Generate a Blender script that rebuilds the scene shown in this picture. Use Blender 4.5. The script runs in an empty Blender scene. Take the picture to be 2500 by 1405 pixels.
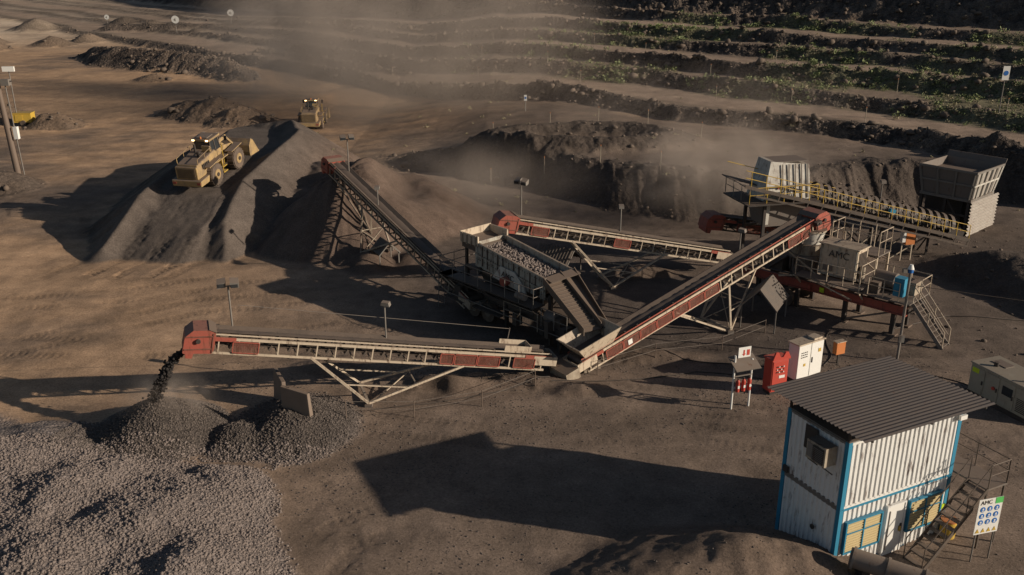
import bpy, bmesh, math, random
import numpy as np
from mathutils import Vector, Matrix
random.seed(7); rng=np.random.default_rng(11)
scene=bpy.context.scene
V=Vector

# ------------------------------------------------------------------ noise
def _h(ix,iy,seed):
    h=(ix.astype(np.int64)*374761393+iy.astype(np.int64)*668265263+seed*1442695041)&0xffffffff
    h=((h^(h>>13))*1274126177)&0xffffffff
    h=h^(h>>16)
    return (h&0xffff)/65535.0
def vn(x,y,seed=0):
    x=np.asarray(x,float);y=np.asarray(y,float)
    ix=np.floor(x);iy=np.floor(y);fx=x-ix;fy=y-iy
    fx=fx*fx*(3-2*fx);fy=fy*fy*(3-2*fy)
    a=_h(ix,iy,seed);b=_h(ix+1,iy,seed);c=_h(ix,iy+1,seed);d=_h(ix+1,iy+1,seed)
    return (a*(1-fx)+b*fx)*(1-fy)+(c*(1-fx)+d*fx)*fy
def fbm(x,y,seed=0,o=4):
    s=0;a=.5;t=0
    for i in range(o):
        s=s+a*vn(x,y,seed+i*17);t+=a;a*=.5;x=x*2.03+5.1;y=y*2.03+3.7
    return s/t-.5
def ss(a,b,x):
    t=np.clip((x-a)/(b-a),0,1);return t*t*(3-2*t)
def smax(a,b,k=.25):
    h=np.clip(.5+.5*(a-b)/k,0,1);return b*(1-h)+a*h+k*h*(1-h)
def seg(x,y,pts,):
    best=np.full(x.shape,1e9);zz=np.zeros(x.shape);al=np.zeros(x.shape);acc=0
    for (x0,y0,z0),(x1,y1,z1) in zip(pts[:-1],pts[1:]):
        dx,dy=x1-x0,y1-y0;L=math.hypot(dx,dy)
        t=np.clip(((x-x0)*dx+(y-y0)*dy)/(L*L),0,1)
        d=np.hypot(x-x0-t*dx,y-y0-t*dy)
        m=d<best
        best=np.where(m,d,best);zz=np.where(m,z0+t*(z1-z0),zz);al=np.where(m,acc+t*L,al)
        acc+=L
    return best,zz,al

RAMP=[(-27.4,64.2,-.5),(-26.2,68.0,1.7),(-25.0,71.8,3.3),(-24.2,77,4.2),(-23.8,84,4.7),(-24.0,90,4.8)]
RIM=[(-20.6,64.2,-.2),(-21.6,67.8,2.4),(-21.0,72.4,4.3),(-20.0,79,5.3),(-19.6,85,5.8),(-21.2,90.5,5.7),(-25.5,92,5.0)]
LRIM=[(-30.2,66.0,.8),(-28.9,71.0,3.4),(-27.9,78,4.5),(-27.8,86,5.0)]
GRAV=[(-24,35.0,1.5,.34),(-18.5,33.2,1.35,.36),(-14.2,31.4,1.5,.42),(-17.5,28.8,1.8,.36),(-12.0,27.8,1.5,.45),(-28,33,1.8,.36),(-22,28.5,2.0,.36),(-28.5,38.6,1.1,.36),(-13.0,33.9,.9,.42),(-21.5,36.3,1.0,.36)]
MOUNDS=[(-48,86.5,2.0,.5),(-52,84,2.2,.5),(-57.5,118,2.0,.5),(-66,122,2.4,.5),(-43,126,2.2,.45),(-39,125,2.8,.45),(-35,121,2.2,.45),
 (-101,213,2.5,.5),(-112,205,3,.5),(-118,216,3,.5),(-97,222,2.2,.5),(-92,250,3,.5),(-104,262,3,.5),(-75,232,2.5,.5),(-122,250,3.5,.5),(-60,160,1.2,.4),(-84,150,1.6,.5)]
TRACKS=[([(-3,34,0),(-6.5,31.5,0),(-8.0,28.5,0),(-8.2,24,0)],[-.95,.95],.42,.42,.035),
        ([(-7.5,36,0),(-5.5,32.5,0),(-4.6,27,0)],[-.9,.9],.4,.42,.025),
        ([(-28.6,61.5,0),(-27.0,66.5,0),(-25.8,71.5,0),(-24.9,77,0)],[-1.1,1.1],.5,.45,.08),
        ([(-26.2,61.5,0),(-25.0,66.6,0),(-24.0,72.5,0),(-23.3,78,0)],[-1.1,1.1],.5,.45,.08),
        ([(-24.4,61.5,0),(-23.4,66.6,0),(-22.8,71.5,0)],[-.8],.5,.45,.05),
        ([(-33,46,0),(-25,52,0),(-20,56,0),(-12,58,0)],[-1.1,1.1],.45,.42,.035),
        ([(-33,56,0),(-25,58,0),(-17,62,0)],[-1.1,1.1],.45,.42,.035),
        ([(-33,50,0),(-22,49,0),(-10,52,0),(-5,50,0)],[-1.1,1.1],.45,.42,.035),
        ([(-32,67,0),(-34,60,0),(-36,50,0)],[-1.1,1.1],.45,.42,.03),
        ([(-33,72,0),(-36,80,0),(-32,90,0),(-29,98,0)],[-1.1,1.1],.5,.5,.05),
        ([(-8,41,0),(0,39,0),(8,40,0),(14,38,0)],[-.8,.8],.35,.42,.024),
        ([(6,44,0),(13,41,0),(20,40,0),(26,38,0)],[-.8,.8],.35,.42,.024),
        ([(18,34,0),(22,38,0),(22,44,0),(28,47,0)],[-.8,.8],.35,.42,.024),
        ([(10,49,0),(17,47.6,0),(24,47.6,0),(32,44,0)],[-.8,.8],.35,.42,.024)]
ROAD=[(-190,330,0),(-120,262,0),(-88,240,0),(-58,208,0),(-25,165,0),(0,140,0)]
def terrain(x,y,color=False):
    n1=fbm(x*.12,y*.12,1,4);n2=fbm(x*.7,y*.7,5,4);n3=fbm(x*2.3,y*2.3,9,3)
    z=n1*.5+n2*.09
    rock=np.zeros(x.shape);soft=np.zeros(x.shape)
    wx=x+n2*1.0;wy=y+fbm(x*.7,y*.7,55,3)*1.0
    # ---- plateau bank
    ed=np.interp(x,[-200,-16,-8,-4.8,2,8.9,15,20,26,32,44,60,200],[93,93,92,90,84,78.6,75,73.5,76,80,80,70,60])+n1*2.5
    amp=np.interp(x,[-200,-18,-9,-3,5,200],[0,0,1.1,2.2,2.9,3.1])
    gly=fbm(x*.8,y*.15,151,3)
    q=(y-ed)/4.6+gly*.4
    z=z+amp*ss(0,1,q)+ (amp>.3)*np.exp(-((q-1.12)/.3)**2)*.4*(.6+n2*1.2)*np.clip(amp/2,0,1)
    soft=np.maximum(soft,ss(-.1,.15,q)*(1-ss(1.15,1.5,q))*np.clip(amp,0,1))
    # right hand rise
    ex=np.interp(y,[0,36,42,50,57,63,70],[60,50,41,34.5,30,28.5,28])
    qq=(x-ex)/5+n1*.8
    rf_=(1-ss(61,67,y))
    z=z+1.9*ss(0,1,qq)*rf_
    soft=np.maximum(soft,ss(-.05,.2,qq)*(1-ss(.8,1.3,qq))*rf_*.8)
    # ring mound on the plateau
    er=np.hypot((wx-7)/11.8,(wy-93.5)/5.6)
    ring=np.exp(-((er-.74)/.27)**2)
    z=z+1.7*ring*(.9+n1*.5); soft=np.maximum(soft,ss(.2,.6,ring))
    # ---- terraces of uneven width
    s=.736*x+.677*y;t=.677*x-.736*y
    sw=s+fbm(t*.025,s*.03,161,3)*9+n2*.7
    sq=sw-6*ss(-90,-30,t)+fbm(t*.02+7,s*.06,163,2)*5
    THR=[84,95.5,103,114.5,121,132,139]
    k=np.interp(sq,THR,[0,1,2,3,4,5,6]);k=np.where(sq>139,6+(sq-139)/8,np.where(sq<84,(sq-84)/8,k))
    kk=np.clip(np.floor(k),0,5);fr=np.clip(k-kk,0,1)
    wid=np.diff(np.array(THR,float))[kk.astype(int)]
    u_=fr*wid
    fade=ss(-330,-110,t)
    on=(k>0)&(k<6)
    rise=.2+1.0*fade
    wr=np.clip(.45+2.4*fbm(t*.06,kk*9.1,171,2),.05,1.3)
    z=z+np.where(k>0,rise*(kk+ss(.0,2.2,u_)),0)+np.where(on,(.25+.55*fade)*np.exp(-((u_-2.7)/.75)**2)*wr*(.8+1.2*n2),0)
    bank=np.where(on,ss(.0,.5,u_)*(1-ss(2.6+wr*.9,3.6+wr*.9,u_)),0)
    rock=np.maximum(rock,bank*(.6+.4*fade))
    # ---- waste dump
    sd=sq-140
    gul=fbm(t*.10,s*.02,31,4)*7+fbm(t*.45,s*.10,37,3)*2.6
    zd=np.minimum(np.clip(sd,0,None)*.64,60)+gul*ss(0,15,sd)
    z=z+np.where(sd>0,zd,0);dump=ss(-2,1,sd);rock=np.maximum(rock,dump)
    z=z+rock*(n2*.45+n3*.2)+dump*(n2*.9)+soft*(n2*.3+n3*.1)
    # ---- far left berms
    for pts,w in (([(-82,190,2),(-74,182,3.0),(-62,175,3.0),(-50,168,2.4),(-44,158,1.0)],.5),([(-50,192,1.5),(-30,170,2.0),(-12,150,1.4)],.3),([(-100,243,2.2),(-70,240,2.5),(-50,225,2)],.5)):
        d,zc,al=seg(wx,wy,pts);b=zc+n2*1.0-.55*np.clip(d-w,0,None)
        rock=np.where(b>z,np.maximum(rock,.9),rock);z=smax(z,b,.3)
    for (cx,cy,h,tn) in MOUNDS:
        r=np.hypot(wx-cx,wy-cy);b=h+n2*.6-tn*np.sqrt(r*r+.6)
        rock=np.where(b>z,.45,rock);soft=np.where(b>z,.5,soft);z=smax(z,b,.3)
    base=z.copy()
    # ---- stockpiles
    d,zc,al=seg(x+n2*.5,y+n2*.5,RAMP)
    g=fbm(al*1.5,d*.12,71,3)
    p1=zc-.66*np.clip(d-3.1,0,None)+g*.7*ss(3.1,5,d)
    d2,zc2,al2=seg(x+n1*1.0,y+n2*.5,RIM)
    g2=fbm(al2*1.7,d2*.10,73,3)
    p2=zc2-.68*np.clip(d2-.1,0,None)+g2*.9*ss(.2,2.5,d2)
    d3,zc3,al3=seg(x+n1*1.0,y+n2*.4,LRIM)
    p3=zc3-.66*np.clip(d3-.1,0,None)+fbm(al3*1.7,d3*.1,77,3)*.8*ss(.2,2,d3)
    pile=smax(smax(p1,p2,.2),p3,.2)
    cn=fbm(np.arctan2(x+13.5,y-74)*9,np.hypot(x+13.5,y-74)*.12,79,3)
    for (cx,cy,h,tn,rd,am) in ((-12.0,75.4,5.9,.64,1.0,.6),(-13.7,70.6,5.1,.74,.15,.5),(-16.2,79.5,4.9,.62,2,.3),(-9.0,77.5,4.3,.60,1.5,.5),(-9.8,72.0,3.0,.6,1,.3),(-7.0,64.6,1.1,.5,.2,.2),(-11.6,66.2,1.9,.62,.3,.3),(-10.2,63.9,1.4,.6,.2,.2),(-16.8,75.0,3.6,.62,.8,.3)):
        pile=smax(pile,h-tn*np.sqrt((x-cx)**2+(y-cy)**2+rd)+n2*.3+cn*am,.14)
    hol=np.exp(-(((x+8.9)/1.7)**2+((y-75.0)/2.2)**2));pile=pile-hol*1.5
    pm=ss(-.25,.15,pile-z)
    z=smax(z,pile,.25)
    # ---- gravel heaps
    gp=np.full(x.shape,-9.)
    for (cx,cy,h,tn) in GRAV:
        r=np.sqrt((wx-cx)**2+(wy-cy)**2+1.2);gp=smax(gp,h+n2*.5+n1*.6-tn*(r-1.1),.6)
    g1=1.95-.6*np.sqrt((x+16.8)**2+(y-39.7)**2+.12)+n2*.12
    g3=1.45-.48*np.sqrt((x+10.4)**2+((y-40.3)*.9)**2+.5)+n2*.4
    g4=1.0-.5*np.sqrt((x+12.8)**2+(y-39)**2+.5)+n2*.3
    gp=smax(gp,g1,.2);gp=smax(gp,g3,.3);gp=smax(gp,g4,.2)
    gp=gp+n3*.10
    gm=ss(-.15,.12,gp-z);z=smax(z,gp,.2)
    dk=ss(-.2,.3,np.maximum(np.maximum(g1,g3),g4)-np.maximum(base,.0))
    # dirt heaps
    dh=1.75-.68*np.sqrt(((x-8.2)/2.4)**2+((y-28.9)/1.25)**2+.05)+n2*.35+n3*.12
    dh=smax(dh,1.35-.62*np.sqrt(((x-10.4)/1.5)**2+((y-28.6)/1)**2+.05)+n2*.3+n3*.1,.4)
    dh=smax(dh,1.35-.62*np.sqrt(((x-5.9)/2.1)**2+((y-27.9)/1.1)**2+.05)+n2*.3+n3*.1,.4)
    for (cx,cy,h,sx_,sy_) in ((-3,44.6,.7,2.2,.7),(.8,45,.6,2.2,.7),(3.5,44.2,.4,1.4,.6),(4.5,51,.8,1.2,.8),(-9.8,47,.5,1.5,1),(16,61,1.3,1.8,1.4),(18.5,60,1.5,1.5,1.2),(-2.6,59,1.0,1.6,1.2),(9,62,.8,3,.8),(24.6,66,1.2,2.5,1),(7.8,48.6,.35,2.4,.5)):
        dh=smax(dh,h-.6*h*np.sqrt(((wx-cx)/sx_)**2+((wy-cy)/sy_)**2+.05)*1.3+n2*.4,.2)
    dm=ss(-.1,.1,dh-z);z=smax(z,dh,.15)
    # tyre tracks
    tr=np.zeros(x.shape)
    for pts,offs,wd,per,hgt in TRACKS:
        xs=[p[0] for p in pts];ys=[p[1] for p in pts]
        bb=(x>min(xs)-3)&(x<max(xs)+3)&(y>min(ys)-3)&(y<max(ys)+3)
        if not bb.any(): continue
        for of in offs:
            P2=[]
            for i,(a,b_,c) in enumerate(pts):
                j=min(i+1,len(pts)-1);i0=max(i-1,0)
                dx=pts[j][0]-pts[i0][0];dy=pts[j][1]-pts[i0][1];L=math.hypot(dx,dy)
                P2.append((a-dy/L*of,b_+dx/L*of,0))
            xb=x[bb];yb=y[bb]
            d,_,al=seg(xb+.8*fbm(yb*.2,xb*.2,93,2),yb,P2)
            m=(1-ss(wd*.75,wd,d))*np.clip(vn(xb*.5,yb*.5,91)*2.6-.7,0,1)
            pat=np.sign(np.sin(al*2*math.pi/per+np.minimum(d,wd)*5))*.5
            zz=z[bb];zz=zz+m*(pat-.6)*hgt;z[bb]=zz
            tt=tr[bb];tt=np.maximum(tt,m);tr[bb]=tt
    if not color: return z
    def C(*c): return np.array(c)[None,:]
    def mixc(a,b,m): return a*(1-m[:,None])+b*m[:,None]
    n4=fbm(x*.05,y*.05,101,4);n5=fbm(x*.25,y*.5,111,4)
    col=np.repeat(C(.188,.140,.108),x.size,0)
    warm=ss(-2,-28,x)*.85
    warm=np.clip(warm+ss(85,120,y)*.5,0,1)*np.clip(.85+n4*2.4+n5*1.4,0,1)
    col=mixc(col,C(.36,.235,.145),np.clip(warm,0,1))
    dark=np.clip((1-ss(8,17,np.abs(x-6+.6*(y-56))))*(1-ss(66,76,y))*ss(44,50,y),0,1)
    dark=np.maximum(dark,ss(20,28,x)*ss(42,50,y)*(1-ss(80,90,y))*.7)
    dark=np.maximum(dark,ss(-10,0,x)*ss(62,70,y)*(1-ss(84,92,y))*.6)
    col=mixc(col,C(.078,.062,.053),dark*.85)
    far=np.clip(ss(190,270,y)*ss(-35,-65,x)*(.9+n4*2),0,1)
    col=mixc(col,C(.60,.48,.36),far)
    dr_,_,_=seg(x+n1*4,y,ROAD);col=mixc(col,C(.50,.38,.27),(1-ss(3.5,6,dr_))*.8)
    bench=((k>0)&(k<6)).astype(float)
    col=mixc(col,C(.195,.15,.115),bench*.75)
    haul=np.where(on&((kk==0)|(kk==2)|(kk==4)),ss(4.2,5.2,u_)*(1-ss(wid-1.6,wid-.6,u_)),0)
    col=mixc(col,C(.30,.22,.165),haul*.8)
    col=mixc(col,C(.12,.092,.074),np.clip(ss(.3,.9,amp/3)*ss(.8,1.4,q)*(1-ss(-.3,.1,k))*.65,0,1))
    rc=mixc(np.repeat(C(.055,.044,.038),x.size,0),np.repeat(C(.14,.11,.088),x.size,0),np.clip(.4+n3*1.8+n2,0,1))
    col=mixc(col,rc,np.clip(rock,0,1))
    col=mixc(col,C(.064,.051,.043),np.clip(soft,0,1)*.85)
    gr=np.clip(ss(-.04,.12,fbm(x*.10,y*.10,131,4)+.06+.10*ss(-90,-50,t))*ss(-130,-85,t)*ss(.6,1.2,k)*(1-ss(5.2,5.8,k))*(1-haul),0,1)
    col=mixc(col,C(.13,.13,.07),gr*.6)
    col=mixc(col,mixc(np.repeat(C(.105,.085,.072),x.size,0),np.repeat(C(.118,.084,.066),x.size,0),ss(-20,-14,x)),pm)
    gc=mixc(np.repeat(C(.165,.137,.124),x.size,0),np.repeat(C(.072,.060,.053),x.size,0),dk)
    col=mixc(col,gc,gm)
    col=mixc(col,C(.13,.095,.073),dm*.8)
    col=col*(1+ (n4*.4+n5*.4+n2*.3)[:,None]*(1-.3*gm)[:,None])
    st=fbm(x*.08+y*.02,y*.9,141,3);st2=fbm(x*.5-y*.35,x*.06+y*.08,143,3)
    col=col*(1+((st*.3+st2*.35)*(1-ss(90,130,y)))[:,None]*((1-rock)*(1-gm)*(1-pm))[:,None])
    col=col*(1-.16*tr[:,None])
    return z,np.clip(col,.01,.7),np.maximum(rock,soft*.45),gm,gr
def H(x,y):
    return float(terrain(np.array([float(x)]),np.array([float(y)]))[0])

# ------------------------------------------------------------------ materials
def new_mat(name):
    m=bpy.data.materials.new(name);m.use_nodes=True
    nt=m.node_tree;b=nt.nodes['Principled BSDF'];return m,nt,b
DUST=(.17,.125,.095)
def pmat(name,col,rough=.6,metal=0,dust=.5,rust=0,bump=.15,spec=.3,scale=1.0):
    m,nt,b=new_mat(name);N=nt.nodes;L=nt.links
    geo=N.new('ShaderNodeNewGeometry')
    nz=N.new('ShaderNodeTexNoise');nz.inputs['Scale'].default_value=1.7*scale;nz.inputs['Detail'].default_value=6;nz.inputs['Roughness'].default_value=.65
    L.new(geo.outputs['Position'],nz.inputs['Vector'])
    sp=N.new('ShaderNodeSeparateXYZ');L.new(geo.outputs['Normal'],sp.inputs[0])
    mp=N.new('ShaderNodeMath');mp.operation='MULTIPLY_ADD';L.new(sp.outputs['Z'],mp.inputs[0]);mp.inputs[1].default_value=.45;L.new(nz.outputs['Fac'],mp.inputs[2])
    mr=N.new('ShaderNodeMapRange');L.new(mp.outputs[0],mr.inputs[0]);mr.inputs[1].default_value=.75-.5*dust;mr.inputs[2].default_value=1.15-.5*dust;mr.inputs[3].default_value=dust*.3;mr.inputs[4].default_value=min(1,dust*1.35)
    mx=N.new('ShaderNodeMix');mx.data_type='RGBA';L.new(mr.outputs[0],mx.inputs[0]);mx.inputs[6].default_value=(*col,1);mx.inputs[7].default_value=(*DUST,1)
    out=mx.outputs[2]
    if rust>0:
        mpv=N.new('ShaderNodeMapping');mpv.inputs['Scale'].default_value=(3,3,.6);L.new(geo.outputs['Position'],mpv.inputs[0])
        n2=N.new('ShaderNodeTexNoise');n2.inputs['Scale'].default_value=1.6;n2.inputs['Detail'].default_value=7;n2.inputs['Roughness'].default_value=.7;L.new(mpv.outputs[0],n2.inputs['Vector'])
        r2=N.new('ShaderNodeMapRange');L.new(n2.outputs['Fac'],r2.inputs[0]);r2.inputs[1].default_value=.66-.2*rust;r2.inputs[2].default_value=.74-.1*rust
        r2.inputs[4].default_value=.85
        m2=N.new('ShaderNodeMix');m2.data_type='RGBA';L.new(r2.outputs[0],m2.inputs[0]);L.new(out,m2.inputs[6]);m2.inputs[7].default_value=(.095,.045,.028,1);out=m2.outputs[2]
    L.new(out,b.inputs['Base Color'])
    b.inputs['Roughness'].default_value=rough;b.inputs['Metallic'].default_value=metal;b.inputs['Specular IOR Level'].default_value=spec
    if bump:
        n3=N.new('ShaderNodeTexNoise');n3.inputs['Scale'].default_value=14;n3.inputs['Detail'].default_value=4;L.new(geo.outputs['Position'],n3.inputs['Vector'])
        bp=N.new('ShaderNodeBump');bp.inputs['Strength'].default_value=bump;bp.inputs['Distance'].default_value=.02;L.new(n3.outputs['Fac'],bp.inputs['Height']);L.new(bp.outputs[0],b.inputs['Normal'])
    return m
M={}
M['cream']=pmat('cream_paint',(.60,.50,.38),dust=.5,rust=.65)
M['creamd']=pmat('dusty_cream_paint',(.45,.39,.30),dust=.7,rust=.7)
M['red']=pmat('red_paint',(.37,.08,.055),dust=.5,rust=.65)
M['redmesh']=pmat('red_guard_mesh',(.22,.06,.042),dust=.65,rust=.9)
M['dark']=pmat('dark_steel',(.036,.033,.032),dust=.42,rust=.2)
M['darkdust']=pmat('dusty_dark_steel',(.07,.06,.053),dust=.65)
M['belt']=pmat('rubber_belt',(.032,.029,.028),rough=.8,dust=.45,scale=.6)
M['grey']=pmat('grey_steel',(.20,.19,.175),dust=.6,rust=.3)
M['white']=pmat('white_paint',(.76,.76,.74),dust=.26,rust=.52,scale=1.2)
M['whitec']=pmat('clean_white_paint',(.78,.77,.73),dust=.2,rust=.15)
M['whited']=pmat('dusty_white_paint',(.62,.60,.54),dust=.5,rust=.6)
M['scr']=pmat('screen_side_paint',(.46,.45,.39),dust=.65,rust=.7)
M['blue']=pmat('blue_paint',(.025,.22,.36),dust=.2,rust=.15)
M['yellow']=pmat('yellow_paint',(.58,.38,.05),dust=.45,rust=.3)
M['loader']=pmat('loader_yellow_paint',(.48,.33,.14),dust=.75)
M['tyre']=pmat('tyre_rubber',(.04,.036,.033),rough=.85,dust=.85)
M['glass']=pmat('dark_glass',(.03,.035,.04),rough=.15,dust=.15,bump=0,spec=.6)
M['blind']=pmat('window_blind',(.55,.45,.25),dust=.15,bump=0)
M['roof']=pmat('roof_sheet',(.085,.08,.08),rough=.5,metal=.3,dust=.3,rust=.2)
M['sheet']=pmat('weathered_sheet',(.17,.15,.135),rough=.55,dust=.55,rust=.35)
M['shel']=pmat('shelter_sheet',(.10,.09,.08),rough=.7,dust=.4,rust=.3)
M['bins']=pmat('bin_plate',(.40,.37,.33),rough=.5,dust=.4,rust=.5)
M['concrete']=pmat('concrete',(.23,.18,.145),dust=.6)
M['orange']=pmat('orange_paint',(.58,.20,.06),dust=.3,rust=.2)
M['gen']=pmat('generator_paint',(.36,.34,.27),dust=.5,rust=.3)
M['stone']=pmat('crushed_stone',(.098,.084,.076),rough=.9,dust=.3,scale=3,bump=.4)
M['stonel']=pmat('pale_crushed_stone',(.21,.175,.16),rough=.9,dust=.3,scale=3,bump=.4)
M['rock']=pmat('waste_rock',(.11,.088,.071),rough=.9,dust=.5,scale=.5,bump=.6)
M['black']=pmat('black_ore',(.02,.018,.018),rough=.85,dust=.1)
M['green']=pmat('green_sticker',(.10,.50,.12),dust=.1)
M['lime']=pmat('lime_sticker',(.50,.65,.03),dust=.05)
M['pblue']=pmat('pictogram_blue',(.02,.14,.45),dust=.05)
M['wood']=pmat('pole_timber',(.16,.12,.095),dust=.4)
M['chute']=pmat('chute_plate',(.15,.125,.105),rough=.5,metal=.2,dust=.7)
def emis(name,col,st):
    m,nt,b=new_mat(name);b.inputs['Base Color'].default_value=(*col,1);b.inputs['Emission Color'].default_value=(*col,1);b.inputs['Emission Strength'].default_value=st;return m
M['lamp']=emis('lit_lamp',(1,.62,.3),6)

# ------------------------------------------------------------------ mesh builder
class MB:
    def __init__(s): s.v=[];s.f=[];s.m=[];s.sm=[];s.mats=[]
    def mi(s,k):
        if k not in s.mats: s.mats.append(k)
        return s.mats.index(k)
    def add(s,vs,fs,k,smooth=False):
        o=len(s.v);s.v+= [tuple(p) for p in vs];i=s.mi(k)
        for f in fs: s.f.append(tuple(o+a for a in f));s.m.append(i);s.sm.append(smooth)
    def hexa(s,p,k):
        s.add(p,[(0,3,2,1),(4,5,6,7),(0,1,5,4),(1,2,6,5),(2,3,7,6),(3,0,4,7)],k)
    def box(s,x0,x1,y0,y1,z0,z1,k):
        s.hexa([(x0,y0,z0),(x1,y0,z0),(x1,y1,z0),(x0,y1,z0),(x0,y0,z1),(x1,y0,z1),(x1,y1,z1),(x0,y1,z1)],k)
    def beam(s,a,b,w,h,k,up=V((0,0,1))):
        a=V(a);b=V(b);d=(b-a)
        if d.length<1e-6:return
        d.normalize()
        n=d.cross(V(up))
        if n.length<1e-3:n=V((1,0,0))
        n.normalize();u=n.cross(d)
        n=n*w/2;u=u*h/2
        s.hexa([a-n-u,a+n-u,a+n+u,a-n+u,b-n-u,b+n-u,b+n+u,b-n+u],k)
    def ibeam(s,a,b,w,h,k):
        s.beam(a,b,w*.25,h*.9,k);u=V((0,0,h/2));s.beam(V(a)+u,V(b)+u,w,h*.12,k);s.beam(V(a)-u,V(b)-u,w,h*.12,k)
    def cyl(s,a,b,r0,k,r1=None,n=12,cap=True,smooth=True):
        r1=r0 if r1 is None else r1
        a=V(a);b=V(b);d=(b-a).normalized();t=V((0,0,1)) if abs(d.z)<.9 else V((1,0,0))
        e=d.cross(t).normalized();g=d.cross(e)
        vs=[];
        for c,r in ((a,r0),(b,r1)):
            for i in range(n):
                q=2*math.pi*i/n;vs.append(c+(e*math.cos(q)+g*math.sin(q))*r)
        fs=[(i,(i+1)%n,n+(i+1)%n,n+i) for i in range(n)]
        s.add(vs,fs,k,smooth)
        if cap:
            s.add(vs[:n],[tuple(range(n))],k);s.add(vs[n:],[tuple(range(n))],k)
    def prism(s,prof,off0,off1,k):
        n=len(prof);vs=[V(p)+V(off0) for p in prof]+[V(p)+V(off1) for p in prof]
        fs=[tuple(range(n)),tuple(range(2*n-1,n-1,-1))]+[(i,(i+1)%n,n+(i+1)%n,n+i) for i in range(n)]
        s.add(vs,fs,k)
    def corr(s,o,u,w,nrm,W,Hh,pitch,dep,k,sharp=False):
        o=V(o);u=V(u).normalized();w=V(w).normalized();nrm=V(nrm).normalized()
        cnt=max(1,int(round(W/pitch)));st=6;vs=[];N=cnt*st
        for i in range(N+1):
            q=i/st*2*math.pi
            if sharp: dd=[0,0,1,1,1,0][i%st]*dep
            else: dd=(.5-.5*math.cos(q))*dep
            p=o+u*(W*i/N)+nrm*dd
            vs+=[p,p+w*Hh]
        s.add(vs,[(2*i,2*i+2,2*i+3,2*i+1) for i in range(N)],k,not sharp)
class Asset:
    def __init__(s,name,loc=(0,0,0),rz=0):
        s.name=name;s.loc=loc;s.rz=rz;s.parts={};s.extra=[]
    def __getitem__(s,n):
        if n not in s.parts:s.parts[n]=MB()
        return s.parts[n]
    def text(s,txt,size,o,xd,zd,k,depth=.006,name='lettering'):
        cu=bpy.data.curves.new('t','FONT');cu.body=txt;cu.size=size;cu.extrude=depth;cu.align_x='CENTER';cu.align_y='CENTER'
        ob=bpy.data.objects.new('t',cu);scene.collection.objects.link(ob)
        dg=bpy.context.evaluated_depsgraph_get();me=bpy.data.meshes.new_from_object(ob.evaluated_get(dg))
        bpy.data.objects.remove(ob)
        xd=V(xd).normalized();zd=V(zd).normalized();nd=xd.cross(zd)
        mt=Matrix((( xd.x,zd.x,nd.x,o[0]),(xd.y,zd.y,nd.y,o[1]),(xd.z,zd.z,nd.z,o[2]),(0,0,0,1)))
        me.transform(mt);me.materials.clear();me.materials.append(M[k]);s.extra.append((name,me))
    def done(s,bevel=None):
        e=bpy.data.objects.new(s.name,None);scene.collection.objects.link(e)
        e.location=s.loc;e.rotation_euler=(0,0,s.rz);e.empty_display_size=.5
        s.objs=[]
        for n,b in s.parts.items():
            if not b.v: continue
            me=bpy.data.meshes.new(n);me.from_pydata(b.v,[],b.f)
            for k in b.mats: me.materials.append(M[k])
            me.polygons.foreach_set('material_index',b.m);me.polygons.foreach_set('use_smooth',b.sm);me.update()
            bm=bmesh.new();bm.from_mesh(me);bmesh.ops.recalc_face_normals(bm,faces=bm.faces);bm.to_mesh(me);bm.free()
            s.extra.append((n,me))
        for n,me in s.extra:
            o=bpy.data.objects.new(n,me);scene.collection.objects.link(o);o.parent=e;s.objs.append(o)
            if bevel and n in bevel:
                md=o.modifiers.new('b','BEVEL');md.width=bevel[n];md.segments=2;md.limit_method='ANGLE'
        s.e=e
        return e
def dup(e,name,loc,rz,rx=0,ry=0):
    n=bpy.data.objects.new(name,None);scene.collection.objects.link(n);n.location=loc;n.rotation_euler=(rx,ry,rz)
    for c in e.children:
        o=bpy.data.objects.new(c.name.split('.')[0],c.data);scene.collection.objects.link(o);o.parent=n
    return n

# ------------------------------------------------------------------ ground
def axis(lo,hi,f0,f1,st,g):
    a=list(np.arange(f0,f1,st));x=a[-1];s_=st
    while x<hi: s_=s_*(1+g);x+=s_;a.append(x)
    x=f0;s_=st;b=[]
    while x>lo: s_=s_*(1+g);x-=s_;b.append(x)
    return np.array(b[::-1]+a)
ya=axis(-60,4500,23.5,94,.13,.0105)
xa=axis(-3200,3200,-35,32,.13,.0125)
X,Y=np.meshgrid(xa,ya);nx,ny=len(xa),len(ya)
z,col,rock,gm,gr=terrain(X.ravel(),Y.ravel(),True)
farm=ss(450,900,np.hypot(X.ravel(),Y.ravel()));z=z*(1-farm)
co=np.stack([X.ravel(),Y.ravel(),z],1)
me=bpy.data.meshes.new('ground')
me.vertices.add(nx*ny);me.vertices.foreach_set('co',co.ravel())
i=np.arange((nx-1)*(ny-1));r=i//(nx-1);c=i%(nx-1);v0=r*nx+c
q=np.stack([v0,v0+1,v0+nx+1,v0+nx],1)
me.loops.add(q.size);me.loops.foreach_set('vertex_index',q.ravel())
me.polygons.add(len(q));me.polygons.foreach_set('loop_start',np.arange(0,q.size,4));me.polygons.foreach_set('loop_total',np.full(len(q),4))
me.polygons.foreach_set('use_smooth',np.ones(len(q),bool));me.update()
ca=me.color_attributes.new('Col','FLOAT_COLOR','POINT');ca.data.foreach_set('color',np.concatenate([col,np.ones((len(col),1))],1).ravel())
for nm,arr in (('rock',np.clip(rock,0,1)),('gravel',gm)):
    at=me.attributes.new(nm,'FLOAT','POINT');at.data.foreach_set('value',arr.astype(np.float32))
ground=bpy.data.objects.new('ground',me);scene.collection.objects.link(ground)
m,nt,b=new_mat('ground_soil');N=nt.nodes;L=nt.links
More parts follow.
